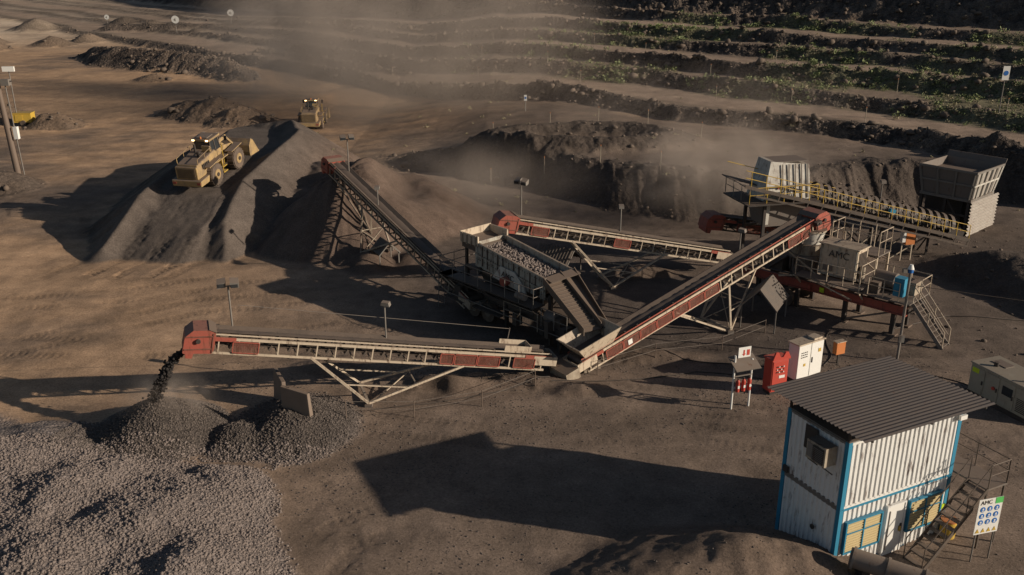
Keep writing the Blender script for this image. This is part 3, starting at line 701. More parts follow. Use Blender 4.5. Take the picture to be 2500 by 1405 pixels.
for i in range(4): fdx.beam((-1.1+i*.4,-.13,4.5),(-1.1+i*.4,-.13,5.15),.07,.06,'creamd')
for y in (.2,2.1): fdx.beam((-1.1,y,1.5),(-1.1,y,4.5),.16,.16,'dark')
dk=Sx['walkway'];dk.box(-2.2,6.2,-1.15,-.2,2.42,2.5,'dark');dk.box(-2.2,-1.4,-1.15,2.4,2.42,2.5,'dark')
for x in (-2,0,2,4,6): dk.beam((x,-1.1,2.4),(x,.1,1.5),.08,.08,'dark')
for x in (-2,1,4): dk.beam((x,-1.1,2.4),(x,.15,2.4),.1,.1,'dark')
rail(Sx['handrail'],[(-2.15,2.3,2.5),(-2.15,-1.1,2.5),(6.15,-1.1,2.5),(6.15,-.3,2.5)],k='grey',r=.025)
dk.box(-2.0,3.2,-1.0,-.25,1.0,1.06,'dark');rail(Sx['handrail'],[(3.6,-1.0,1.1),(6.4,-1.0,1.1)],k='creamd',r=.025)
for i in range(8): dk.beam((-2.55,-1.0,.2+i*.3),(-2.55,-.5,.2+i*.3),.03,.03,'grey')
for y in (-1.0,-.5): dk.beam((-2.55,y,0),(-2.4,y,2.6),.04,.04,'grey')
cz=Sx['discharge_chute']
def sheet(mb,a,b2,c_,d2,k,t=.05):
    a,b2,c_,d2=map(V,(a,b2,c_,d2));nn=(b2-a).cross(d2-a).normalized()*t;mb.hexa([a,b2,c_,d2,a+nn,b2+nn,c_+nn,d2+nn],k)
sheet(cz,(5.9,-.05,3.85),(5.9,1.35,3.85),(9.9,.5,1.95),(9.6,-.55,1.95),'chute')
for i in range(18):
    f=i/18;a=V((5.9,-.05,3.88)).lerp(V((9.6,-.55,1.98)),f);b2=V((5.9,1.35,3.88)).lerp(V((9.9,.5,1.98)),f);cz.beam(a+V((0,0,.02)),b2+V((0,0,.02)),.05,.035,'chute')
sheet(cz,(5.9,-.05,3.6),(9.6,-.55,1.7),(9.6,-.55,2.15),(5.9,-.05,4.05),'chute');sheet(cz,(5.9,1.35,3.6),(9.9,.5,1.7),(9.9,.5,2.35),(5.9,1.35,4.1),'chute')
sheet(cz,(6.0,1.45,3.7),(6.0,2.4,3.7),(10.0,1.0,2.0),(10.0,.55,2.0),'darkdust');sheet(cz,(6,2.4,3.6),(10,1.0,1.8),(10,1.0,2.2),(6,2.4,4.1),'darkdust')
sheet(cz,(5.9,0,3.95),(6.5,0,3.8),(6.5,2.4,3.8),(5.9,2.4,3.95),'chute')
cl=Sx['undercarriage']
cl.box(5.2,8.3,.3,2.1,.6,1.6,'dark');cl.cyl((6.4,-.2,1.9),(7.2,-.2,1.9),.35,'grey',n=14);cl.box(6.9,7.6,-.4,.3,1.3,2.0,'darkdust')
cl.hexa([(1,.4,1.5),(5,.4,1.5),(5,1.9,1.5),(1,1.9,1.5),(.2,.1,2.9),(5.9,.1,2.7),(5.9,2.2,2.7),(.2,2.2,2.9)],'dark')
rail(Sx['handrail'],[(6.6,-.9,1.5),(8.6,-.9,1.5)],k='grey',r=.025)
for i in range(9):
    x=random.uniform(-1.5,8);cl.box(x,x+random.uniform(.2,.6),-.7+random.uniform(-.2,.2),-.1,random.uniform(.6,1.0),random.uniform(1.2,2.0),random.choice(['dark','darkdust','grey','creamd']))
cl.cyl((-1.5,-.9,2.2),(6,-.9,2.0),.04,'dark',n=6);cl.cyl((-1.5,-1.1,1.4),(8,-.8,1.2),.03,'grey',n=6)
cl.ibeam((7.6,-.5,.9),(7.6,2.8,.9),.2,.3,'dark')
for y in (-.4,2.7): cl.beam((7.6,y,-.2),(7.6,y,.9),.18,.18,'dark')
Sx.done()
n=1700;lx=rng.uniform(.1,5.9,n);ly=rng.uniform(.1,2.2,n);s=rng.uniform(.04,.12,n)
e=math.atan2(-.73,.68);P=np.stack([-2.2+lx*math.cos(e)-ly*math.sin(e),54.6+lx*math.sin(e)+ly*math.cos(e),4.32-.137*lx+rng.uniform(0,.12,n)],1)
rocks('crushed_rock',P,s,'stonel')

# ------------------------------------------------------------------ cone crusher plant
K=Asset('cone_crusher_plant',(15.5,58,0),-math.pi/4)
ch=K['chassis']
for y in (0,2.4): ch.ibeam((-.6,y,1.75),(10.4,y,1.75),.26,.5,'red' if y==0 else 'dark')
for x in np.arange(0,10.5,1.3): ch.beam((x,0,1.75),(x,2.4,1.75),.16,.3,'dark')
for x in (.6,3.4,6.6,9.6):
    for y in (.2,2.2): ch.beam((x,y,-.2),(x,y,1.6),.24,.24,'dark');ch.box(x-.3,x+.3,y-.3,y+.3,-.1,.12,'wood')
ch.beam((.6,.2,.2),(3.4,.2,1.5),.1,.1,'sheet');ch.beam((6.6,.2,.2),(9.6,.2,1.5),.1,.1,'sheet')
ch.box(3.2,4.4,-.17,-.14,1.6,1.95,'red');ch.box(5.0,5.3,-.17,-.14,1.62,1.92,'lime')
for x in (1.6,2.7):
    for y in (-.05,2.4): K['wheels'].cyl((x,y-.15,.6),(x,y+.2,.6),.58,'tyre',n=18)
cr=K['crusher'];cx,cy=3.0,1.7
cr.cyl((cx,cy,1.2),(cx,cy,3.1),.95,'sheet',n=24);cr.cyl((cx,cy,3.1),(cx,cy,3.35),1.15,'grey',n=24);cr.cyl((cx,cy,3.35),(cx,cy,4.0),1.05,'creamd',n=24)
for i in range(16):
    a=i*math.pi/8;cr.cyl((cx+1.02*math.cos(a),cy+1.02*math.sin(a),2.2),(cx+1.02*math.cos(a),cy+1.02*math.sin(a),3.3),.07,'sheet',n=6)
cr.cyl((cx,cy,4.0),(cx,cy,4.85),.8,'whited',r1=1.0,n=24,cap=False);cr.cyl((cx,cy,4.8),(cx,cy,4.9),1.04,'creamd',n=24,cap=True)
cr.box(.6,2.0,.5,2,2.0,2.9,'darkdust');cr.cyl((.3,1.2,2.6),(1.2,1.2,2.6),.4,'grey',n=14);cr.cyl((1.2,.4,2.2),(2.4,.3,3.2),.08,'dark',n=8);cr.cyl((1.0,.2,2.1),(4.6,.1,2.3),.05,'dark',n=6)
tb=K['control_box'];tb.box(4.6,7.0,.2,1.5,2.7,4.6,'cream');tb.box(4.5,7.1,.1,1.6,4.6,4.68,'cream')
for x in (4.62,5.78,6.9): tb.box(x,x+.06,.14,.2,2.7,4.6,'scr')
tb.box(4.6,7.0,.15,.2,2.7,2.8,'scr')
for i in range(6): tb.box(7.0,7.03,.35+i*.18,.45+i*.18,2.9,4.4,'darkdust')
K.text('AMC',.62,(5.85,.12,4.1),(1,0,0),(0,0,1),'dark')
tb.box(4.9,5.5,.1,.14,3.0,3.4,'sheet')
dk=K['platforms'];dk.box(3.6,7.8,-.9,.1,2.55,2.63,'sheet');dk.box(7.05,10.6,-.3,2.6,2.25,2.33,'sheet');dk.box(4.4,7.6,1.65,3.4,4.0,4.08,'sheet');dk.box(1.4,4.6,2.8,3.6,3.4,3.48,'sheet')
for x in (4.5,7.5):
    for y in (1.7,3.3): dk.beam((x,y,1.8),(x,y,4.0),.12,.12,'cream')
for x in (3.7,5.7,7.7): dk.beam((x,-.85,2.5),(x,0,1.8),.08,.08,'cream')
dk.beam((2.2,-.2,2),(4.6,.1,2.6),.1,.1,'cream');dk.beam((4.5,3.3,4),(7.5,3.3,2.2),.08,.08,'cream');dk.beam((4.6,-.85,2.6),(7.4,-.85,1.9),.07,.07,'cream')
dk.beam((1.0,-.1,4.6),(4.5,.1,2.6),.09,.09,'creamd');dk.beam((1.4,3.5,1.8),(1.4,3.5,3.4),.1,.1,'cream')
hr=K['handrail']
rail(hr,[(3.65,-.85,2.63),(7.75,-.85,2.63)],k='cream',sp=1.0,r=.03);rail(hr,[(7.1,-.25,2.33),(9.9,-.25,2.33)],k='cream',sp=1,r=.03)
rail(hr,[(7.1,2.55,2.33),(10.55,2.55,2.33),(10.55,1.2,2.33)],k='cream',sp=1,r=.03)
rail(hr,[(4.45,1.7,4.08),(4.45,3.35,4.08),(7.55,3.35,4.08),(7.55,1.7,4.08)],h=1.5,k='cream',sp=1,r=.03);rail(hr,[(4.5,1.68,4.65),(7.0,1.68,4.65)],h=1.1,k='cream',sp=1,r=.03)
rail(hr,[(1.45,3.55,3.48),(4.5,3.55,3.48)],k='cream',r=.03);rail(hr,[(7.8,-.9,2.63),(7.8,.9,2.63)],h=1.5,k='cream',r=.03)
eg=K['motor'];eg.cyl((7.7,1.4,2.9),(9.0,1.4,2.9),.5,'sheet',n=16);eg.box(7.8,8.9,.9,1.9,2.33,2.6,'dark');eg.box(9.3,10.2,1.3,2.2,2.33,3.1,'creamd');eg.cyl((7.2,.6,2.7),(7.2,.6,3.6),.18,'creamd',n=12);eg.box(8.0,8.5,.1,.5,2.33,3.0,'darkdust')
K['electrical_box'].box(9.5,10.1,-.2,.4,2.6,3.7,'blue')
st=K['stairs']
for y in (.15,1.05):
    st.beam((10.6,y,2.25),(12.6,y,0),.06,.22,'grey')
    st.cyl((10.6,y,3.3),(12.6,y,1.05),.03,'cream',n=6);st.cyl((10.6,y,2.8),(12.6,y,.55),.025,'cream',n=6)
    for f in (0,.5,1): st.cyl((10.6+2*f,y,2.25*(1-f)),(10.6+2*f,y,2.25*(1-f)+1.05),.03,'cream',n=6)
for i in range(9):
    f=(i+.5)/9;st.box(10.6+2*f-.12,10.6+2*f+.12,.15,1.05,2.25*(1-f)-.02,2.25*(1-f)+.02,'sheet')
K.done()
def shelter(x,y,rz,z0=1.3,zr=2.4,L_=2.4,hw=1.1):
    S_=Asset('sheet_metal_shelter',(x,y,H(x,y)-.05),rz)
    sl=math.hypot(hw,zr-z0)
    S_['roof'].corr((-L_/2,-hw,z0),(1,0,0),(0,hw,zr-z0),(0,-(zr-z0),hw),L_,sl,.22,.05,'shel')
    S_['roof'].corr((-L_/2,hw,z0),(1,0,0),(0,-hw,zr-z0),(0,(zr-z0),hw),L_,sl,.22,.05,'shel')
    for sx in (-1,1):
        for sy in (-1,1): S_['posts'].beam((sx*(L_/2-.08),sy*(hw-.08),-.1),(sx*(L_/2-.08),sy*(hw-.08),z0+.02),.07,.07,'grey')
        S_['posts'].beam((sx*(L_/2+.03),-hw,z0-.05),(sx*(L_/2+.03),0,zr-.05),.05,.07,'grey');S_['posts'].beam((sx*(L_/2+.03),hw,z0-.05),(sx*(L_/2+.03),0,zr-.05),.05,.07,'grey')
    S_.done()
shelter(15.3,53.2,math.radians(62),1.5,2.7,3.0,1.1)
shelter(3.0,60.3,math.radians(150),1.6,2.6,2.6,1.3)
shelter(-9.0,63.6,math.radians(120),.7,1.5,1.6,.8)

# ------------------------------------------------------------------ control cabin
ang=math.atan2(.443,.896)
Cb=Asset('container_cabin',(11.8,29.0,0),ang)
Lx,Wy,h1,h2=5.7,3.05,2.7,5.45
wl=Cb['walls']
for za,zb in ((.12,h1-.06),(h1+.08,h2-.1)):
    wl.corr((.12,.03,za),(1,0,0),(0,0,1),(0,-1,0),Lx-.24,zb-za,.24,.045,'white',sharp=True)
    wl.corr((.03,.12,za),(0,1,0),(0,0,1),(-1,0,0),Wy-.24,zb-za,.24,.045,'white',sharp=True)
    wl.corr((Lx-.03,.12,za),(0,1,0),(0,0,1),(1,0,0),Wy-.24,zb-za,.24,.045,'white',sharp=True)
    wl.corr((.12,Wy-.03,za),(1,0,0),(0,0,1),(0,1,0),Lx-.24,zb-za,.24,.045,'white',sharp=True)
wl.box(.1,Lx-.1,.1,Wy-.1,0,h2-.15,'whitec')
f=Cb['frame']
for x in (0,Lx-.14):
    for y in (0,Wy-.14):
        f.box(x-.02,x+.16,y-.02,y+.16,-.3,h1-.01,'blue');f.box(x-.02,x+.16,y-.02,y+.16,h1+.01,h2,'blue')
for y in (-.015,Wy-.115):
    for (za,k) in ((0,'blue'),(h1-.08,'blue'),(h1+.03,'whitec'),(h2-.12,'whitec')): f.box(.16,Lx-.16,y,y+.13,za,za+.1,k)
for x in (-.015,Lx-.115):
    for (za,k) in ((0,'blue'),(h1-.08,'grey'),(h1+.03,'grey'),(h2-.12,'grey')): f.box(x,x+.13,.16,Wy-.16,za,za+.1,k)
f.box(0,Lx,0,Wy,-.3,-.02,'dark')
rf=Cb['roof']
rf.corr((-.4,-1.0,h2+.62),(0,1,-.02),(1,0,0),(0,0,1),5.0,Lx+.75,.19,.05,'roof')
for x in (0,Lx/2,Lx-.1):
    rf.beam((x+.05,-.95,h2+.55),(x+.05,3.9,h2+.45),.06,.1,'dark')
    for y in (.05,Wy-.05): rf.beam((x+.05,y,h2),(x+.05,y,h2+.5),.08,.08,'dark')
rf.box(0,Lx,0,Wy,h2,h2+.03,'grey')
wn=Cb['windows']
def window(x0,x1,z0_,z1_):
    wn.box(x0,x1,-.10,-.03,z0_,z1_,'blind')
    for i in range(int((z1_-z0_)/.11)): wn.box(x0+.05,x1-.05,-.125,-.10,z0_+.04+i*.11,z0_+.09+i*.11,'blind')
    for (a,b2,c_,d2) in ((x0-.06,x0,z0_-.06,z1_+.06),(x1,x1+.06,z0_-.06,z1_+.06),(x0,x1,z0_-.06,z0_),(x0,x1,z1_,z1_+.06),((x0+x1)/2-.025,(x0+x1)/2+.025,z0_,z1_),(x0,x1,(z0_*.35+z1_*.65)-.02,(z0_*.35+z1_*.65)+.02)):
        wn.box(a,b2,-.15,-.02,c_,d2,'blue')
window(.35,2.05,.85,2.1);window(3.55,5.2,.85,2.1)
dr=Cb['door'];dr.box(2.4,3.25,-.10,-.02,.05,2.2,'whitec')
for (a,b2,c_,d2) in ((2.34,2.4,0.05,2.26),(3.25,3.31,.05,2.26),(2.4,3.25,2.2,2.26)): dr.box(a,b2,-.13,-.02,c_,d2,'white')
dr.box(2.5,2.53,-.13,-.1,.3,2.0,'grey');dr.box(3.08,3.16,-.16,-.1,1.0,1.2,'yellow');dr.box(3.13,3.2,-.14,-.1,.95,1.3,'dark')
ac=Cb['air_conditioner'];ac.box(-.62,-.09,.42,1.35,h2-1.05,h2-.3,'creamd');ac.box(-.67,-.62,.5,1.0,h2-.98,h2-.38,'dark');ac.box(-.64,-.6,1.05,1.3,h2-.95,h2-.4,'grey')
for i in range(8): ac.box(-.69,-.67,.5,1.0,h2-.95+i*.07,h2-.93+i*.07,'grey')
ac.box(-.11,-.08,1.38,2.0,h2-1.1,h2-.15,'dark');ac.beam((-.6,.5,h2-1.07),(-.09,.5,h2-1.5),.04,.04,'dark');ac.beam((-.6,1.25,h2-1.07),(-.09,1.25,h2-1.5),.04,.04,'dark')
ac.cyl((-.08,1.1,1.4),(-.13,1.1,1.4),.1,'dark',n=12)
Cb['fittings'].box(Lx-.3,Lx+.05,-.2,-.1,h2-.3,h2-.12,'whitec');Cb['fittings'].box(5.3,5.5,-.14,-.09,1.3,1.5,'lime')
Cb['fittings'].box(-.14,-.05,Wy-.4,Wy-.15,h1+.15,h1+.4,'dark')
sr=Cb['stairs']
for y in (-1.45,-.6):
    sr.beam((3.0,y,0),(5.9,y,2.75),.05,.16,'darkdust');sr.cyl((3.0,y,1.0),(5.9,y,3.75),.025,'darkdust',n=6)
    for q in (0,.33,.66,1): sr.cyl((3.0+2.9*q,y,2.75*q),(3.0+2.9*q,y,2.75*q+1),.022,'darkdust',n=6)
for i in range(11):
    q=(i+.5)/11;sr.box(3+2.9*q-.11,3+2.9*q+.11,-1.45,-.6,2.75*q-.02,2.75*q+.02,'sheet')
sr.box(5.9,7.0,-1.45,1.4,2.68,2.75,'sheet');rail(sr,[(5.95,-1.43,2.75),(6.95,-1.43,2.75),(6.95,1.35,2.75)],h=1.0,k='darkdust',r=.025)
for (x,y) in ((6.9,-1.4),(6.9,1.3),(5.95,-1.4)): sr.beam((x,y,0),(x,y,2.7),.07,.07,'darkdust')
Cb.done()

def cabloc(x,y): return (11.8+x*math.cos(ang)-y*math.sin(ang),29.0+x*math.sin(ang)+y*math.cos(ang))
sx,sy=17.5,29.6
Sg=Asset('safety_sign',(sx,sy,0),math.radians(16))
Sg['posts'].cyl((-.35,.04,0),(-.35,.04,2.6),.03,'grey',n=6);Sg['posts'].cyl((.45,.04,0),(.45,.04,2.6),.03,'grey',n=6)
bo=Sg['board'];bo.box(-.5,.55,-.02,.0,1.35,2.85,'whitec')
bo.box(.22,.55,-.03,-.021,2.6,2.85,'green')
Sg.text('AMC',.24,(-.17,-.025,2.7),(1,0,0),(0,0,1),'dark')
for r_ in range(3):
    for c_ in range(3):
        x=-.29+c_*.31;z_=2.42-r_*.28;bo.cyl((x,-.022,z_),(x,-.032,z_),.11,'pblue',n=16);bo.cyl((x,-.033,z_+.02),(x,-.038,z_+.02),.04,'whitec',n=8);bo.box(x-.05,x+.05,-.038,-.033,z_-.07,z_-.04,'whitec')
for c_ in range(4):
    x=-.36+c_*.25;bo.prism([(x-.09,-.022,1.42),(x+.09,-.022,1.42),(x,-.022,1.59)],(0,0,0),(0,-.01,0),'yellow')
Sg.done()
bx,by=cabloc(5.6,-.35)
Bi=Asset('rubbish_bin',(bx,by,0));Bi['drum'].cyl((0,0,0),(0,0,.85),.29,'yellow',n=18);Bi['drum'].cyl((0,0,.3),(0,0,.34),.305,'yellow',n=18);Bi['drum'].cyl((0,0,.6),(0,0,.64),.305,'yellow',n=18);Bi['rim'].cyl((0,0,.85),(0,0,.9),.31,'orange',n=18);Bi.done()
Pp=Asset('steel_pipe',(12.1,28.3,1.25),0)
Pp['pipe'].cyl((0,0,0),(3.2,-1.5,-.3),.36,'sheet',n=24,cap=False);Pp['pipe'].cyl((.0,0,0),(3.2,-1.5,-.3),.31,'dark',n=24,cap=False)
for q in (.02,.35,.7): Pp['flanges'].cyl((3.2*q,-1.5*q,-.3*q),(3.2*q+.08,-1.5*q-.04,-.3*q-.01),.42,'grey',n=24)
Pp['cradle'].box(.3,.6,-.5,.2,-1.3,-.3,'dark');Pp.done()

# ------------------------------------------------------------------ cabinets, stand, generator
St=Asset('fire_extinguisher_stand',(11.4,42.2,H(11.4,42.2)),math.radians(20))
for x in (-.5,.5): St['posts'].cyl((x,0,-.2),(x,0,2.9 if x<0 else 2.6),.05,'whitec',n=8)
St['rail'].box(-.55,.55,-.06,0,1.1,1.2,'whitec');St['rail'].box(-.55,.55,-.06,0,1.75,1.8,'grey')
sheet(St['canopy'],(-.7,-.5,2.25),(.7,-.5,2.25),(.7,.35,2.7),(-.7,.35,2.7),'grey')
M['redb']=pmat('bright_red_paint',(.50,.06,.04),dust=.3,rust=.2)
for i in range(3):
    x=-.33+i*.33;e_=St['extinguisher'];e_.cyl((x,-.16,1.0),(x,-.16,1.55),.1,'redb',n=12);e_.cyl((x,-.16,1.55),(x,-.16,1.65),.1,'redb',r1=.04,n=12);e_.cyl((x,-.16,1.65),(x,-.16,1.73),.04,'dark',n=8);e_.beam((x,-.16,1.7),(x+.1,-.25,1.25),.025,.025,'dark');e_.box(x-.05,x+.05,-.265,-.255,1.2,1.35,'whitec')
St['sign'].box(-.35,.35,-.02,.0,2.75,3.3,'whitec');St['sign'].box(-.08,.0,-.03,-.021,2.95,3.15,'redb');St['sign'].prism([(-.14,-.022,2.95),(.06,-.022,2.95),(-.04,-.022,2.83)],(0,0,0),(0,-.01,0),'redb');St['sign'].box(.12,.28,-.03,-.021,2.85,3.15,'redb')
St.done()
Rc=Asset('red_control_cabinet',(13.6,43.9,H(13.6,43.9)),math.radians(22))
Rc['cabinet'].box(-.55,.45,-.3,.35,.15,1.9,'redb');Rc['cabinet'].box(-.5,.4,-.33,-.3,.2,1.85,'redb');Rc['base'].box(-.5,.4,-.25,.3,-.2,.15,'dark')
Rc['hood'].prism([(-.6,-.4,1.96),(.5,-.4,1.96),(.5,-.4,1.98),(.3,-.4,2.35),(.15,-.4,2.35),(0,-.4,2.1),(-.15,-.4,2.1),(-.3,-.4,2.4),(-.45,-.4,2.4),(-.6,-.4,1.98)],(0,0,0),(0,.1,0),'redb');Rc['hood'].box(-.6,.5,-.3,.4,1.9,1.96,'redb')
for i in range(3):
    for j in range(4): Rc['buttons'].cyl((-.25+j*.13,-.34,1.55-i*.15),(-.25+j*.13,-.37,1.55-i*.15),.035,'whitec' if (i+j)%2 else 'dark',n=8)
Rc['label'].box(-.1,.25,-.345,-.33,.9,1.05,'whitec')
Rc.done(bevel={'cabinet':.02})
Wc=Asset('electrical_cabinet',(15.5,45.4,H(15.5,45.4)),math.radians(32))
Wc['cabinet'].box(-.95,.95,-.3,.35,.2,2.15,'whitec');Wc['base'].box(-.95,.95,-.25,.3,-.2,.2,'dark');Wc['canopy'].box(-1.0,1.0,-.38,.4,2.15,2.22,'cream');Wc['canopy'].box(.2,.8,-.3,.2,2.22,2.32,'cream')
Wc['door'].box(-.92,-.03,-.33,-.3,.25,2.1,'whitec');Wc['door'].box(.03,.92,-.33,-.3,.25,2.1,'whitec');Wc['door'].box(.1,.14,-.37,-.33,1.0,1.3,'dark')
for i in range(3):
    for j in range(4): Wc['buttons'].cyl((-.7+j*.13,-.335,1.7-i*.13),(-.7+j*.13,-.36,1.7-i*.13),.03,'dark',n=8)
Wc['label'].box(.55,.75,-.345,-.33,1.5,1.7,'yellow');Wc['label'].box(-.5,-.35,-.345,-.33,.9,1.05,'yellow')
Wc.done(bevel={'cabinet':.02})
Ob=Asset('orange_junction_box',(17.9,47.2,H(17.9,47.2)),math.radians(25));Ob['box'].box(-.3,.3,-.15,.15,.6,1.3,'orange');Ob['post'].beam((0,0,-.1),(0,0,.6),.08,.08,'dark');Ob['lid'].box(-.33,.33,-.18,.18,1.3,1.34,'cream');Ob.done()
Ob=Asset('orange_junction_box',(29.2,65.4,0),math.radians(10));Ob['box'].box(-.7,.0,-.15,.2,1.2,2.2,'orange');Ob['box'].box(-1.0,-.75,-.15,.2,1.4,2.3,'whitec')
for x in (-.9,-.1): Ob['post'].beam((x,0,-.1),(x,0,1.3),.07,.07,'cream')
Ob.done()
G=Asset('diesel_generator',(24.9,42.2,H(24.9,42.2)),math.atan2(-3.3,1.25))
g=G['enclosure'];g.box(-1.9,1.9,-.85,.95,.25,1.75,'gen');g.box(-1.95,1.95,-.9,1.0,1.75,1.82,'gen');G['skid'].box(-2,2,-.88,.98,-.1,.25,'dark')
for x in (-1.8,-.9,.05,1.0): 
    G['doors'].box(x,x+.82,-.88,-.85,.35,1.65,'gen')
    G['doors'].box(x+.7,x+.76,-.92,-.88,.85,1.05,'dark')
G['label'].box(-1.75,-1.35,-.90,-.88,1.35,1.6,'lime');G['button'].cyl((-.35,-.88,1.0),(-.35,-.95,1.0),.09,'redb',n=12);G['window'].box(.15,.75,-.90,-.88,.95,1.4,'glass')
G['vents'].box(-1.5,-.6,.0,.6,1.82,1.86,'sheet');G['exhaust'].cyl((1.2,.1,1.8),(1.2,.1,2.2),.07,'dark',n=8);G['exhaust'].cyl((-1.0,-.2,1.8),(-1.0,-.2,2.05),.12,'dark',n=10)
for i in range(8): G['vents'].box(1.05,1.75,-.90,-.88,.45+i*.09,.49+i*.09,'dark')
G.done(bevel={'enclosure':.03})

# ------------------------------------------------------------------ lamps and poles
def flood(x,y,z,h,rz,n=2,k='grey'):
    F=Asset('floodlight_mast',(x,y,z),rz);F['pole'].cyl((0,0,0),(0,0,h),.045,k,n=8)
    if n==2:
        F['bracket'].beam((-.3,0,h),(.3,0,h),.05,.05,k)
        for s_ in (-1,1):
            c=V((s_*.30,-.1*s_,h+.14));F['lamp_head'].hexa([c+V(q) for q in ((-.2,-.18,-.18+s_*.05),(.2,-.18,-.18),(.2,.16,-.1),(-.2,.16,-.1+s_*.05),(-.2,-.22,.06+s_*.05),(.2,-.22,.06),(.2,.2,.20),(-.2,.2,.20+s_*.05))],'grey');F['lamp_glass'].box(s_*.3-.16,s_*.3+.16,-.1*s_-.25,-.1*s_-.235,h,h+.16,'glass')
    else:
        F['lamp_head'].hexa([(-.17,-.3,h-.05),(.17,-.3,h-.05),(.17,.15,h),(-.17,.15,h),(-.17,-.25,h+.15),(.17,-.25,h+.15),(.17,.12,h+.18),(-.17,.12,h+.18)],'grey')
    F.done()
flood(-13.4,41.7,4.3,2.35,math.radians(15),2);flood(-6.4,44.0,2.9,1.9,math.radians(80),1)
flood(-12.3,69.7,5.3,2.7,math.radians(20),2);flood(0.6,58.9,5.0,2.3,math.radians(-30),2);flood(7.3,60.9,3.4,1.8,0,1);flood(-9.4,64.0,4.5,1.2,0,1)
flood(13.8,54.4,3.8,1.7,1,1);flood(27.0,67.0,3.4,2.0,0,1)
Lp=Asset('lamp_post',(21.3,47.5,H(21.3,47.5)-.1),0);Lp['pole'].cyl((0,0,0),(0,0,5.5),.075,'grey',n=10);Lp['lamp_head'].cyl((0,0,5.3),(0,0,5.5),.14,'pblue',n=12);Lp['lamp_head'].cyl((0,0,5.5),(0,0,5.75),.17,'whitec',r1=.08,n=12);Lp['bracket'].beam((-.3,0,5.35),(.3,.2,5.35),.05,.05,'grey');Lp['lamp_head'].box(-.42,-.2,-.1,.1,5.3,5.5,'grey');Lp['box'].box(-.15,.15,-.2,-.08,1.3,1.7,'grey')
Lp['cable'].cyl((0,0,4.6),(16,-5,3.8),.02,'dark',n=5);Lp.done()
Tp=Asset('light_pole',(-49.2,92.0,H(-49.2,92)-.2),0);Tp['pole'].cyl((0,0,0),(-.5,0,10.3),.34,'wood',r1=.24,n=10)
Tp['lamp_head'].box(-1.5,-.1,-.6,-.3,9.2,10.2,'grey');Tp['lamp_head'].box(-1.4,-.7,-.3,.3,10.3,10.9,'whitec');Tp['lamp_head'].box(0.0,.8,-.3,.2,9.0,9.6,'grey');Tp['bracket'].beam((-1.4,0,9.4),(1.0,0,9.4),.1,.1,'dark')
Tp['meter_box'].box(.35,.75,-.2,.2,3.8,5.0,'whitec');Tp['conduit'].cyl((.6,0,0),(.3,0,9),.06,'grey',n=6);Tp.done()
LT=Asset('light_tower_trailer',(-61,118,H(-61,118)),.1);LT['body'].box(-1.2,1.0,-.7,.7,.4,1.5,'yellow');LT['body'].box(-1.25,1.05,-.75,.75,1.5,1.58,'yellow');LT['mast'].cyl((-.9,0,1.5),(-.9,0,7.0),.07,'grey',n=6);LT['lamps'].box(-1.6,-.2,-.2,.1,6.6,7.2,'whitec')
for y in (-.75,.75): LT['wheels'].cyl((0,y-.1,.35),(0,y+.1,.35),.35,'tyre',n=12)
LT['doors'].box(-.9,.0,-.74,-.7,.6,1.4,'yellow');LT['hitch'].beam((1,0,.5),(2.0,0,.4),.08,.08,'dark');LT.done()
for (x,y,rz,tl,h_) in ((-11.7,42.6,math.radians(-62),.08,1.75),(-10.2,40.0,math.radians(-22),-.08,1.5)):
    z0_=H(x,y);B_=Asset('concrete_barrier',(x,y,z0_-.45),rz);q=B_['slab'];q.hexa([(-.8,-.14,0),(.8,-.14,0),(.8,.14,0),(-.8,.14,0),(-.75,-.1+tl,h_+.1),(.75,-.1+tl,h_-.05),(.75,.1+tl,h_-.05),(-.75,.1+tl,h_+.1)],'concrete');q.cyl((-.5,-.0+tl,h_+.05),(-.3,0+tl,h_+.05),.05,'dark',n=6);B_.done(bevel={'slab':.04})
n=1300;f=rng.uniform(0,1,n);a=np.array([-15.35,40.45,3.85]);b2=np.array([-16.8,39.75,1.7])
P=a+(b2-a)*np.stack([f**.75,f**.75,f**1.35],1)+rng.normal(0,1,(n,3))*np.stack([.07+.09*f,.07+.09*f,.05+0*f],1)
rocks('falling_ore',P,rng.uniform(.03,.09,n),'black',1)
def cable(pts,r=.03,k='dark'):
    A=Asset('power_cable',(0,0,0));pr=None
    X_=[p[0] for p in pts];Y_=[p[1] for p in pts];T_=np.linspace(0,len(pts)-1,28)
    xs=np.interp(T_,range(len(pts)),X_)+.25*np.sin(T_*3.1);ys=np.interp(T_,range(len(pts)),Y_)+.25*np.cos(T_*2.3)
    zs=terrain(xs,ys)+r
    for p in zip(xs,ys,zs):
        if pr: A['cable'].cyl(pr,p,r,k,n=5,cap=False)
        pr=p
    A.done()
cable([(15.5,45.8),(12,47.5),(8,48.8),(5,48.2)]);cable([(14,44.6),(10,46.6),(5,45.3),(2,44.4)]);cable([(17,46.5),(18,49),(19,52)]);cable([(24,44),(22,46),(18.5,47)]);cable([(2,44.8),(-3,43.2),(-7,42.0)])
cable([(23,52),(27,54.5),(33,54)],.04)

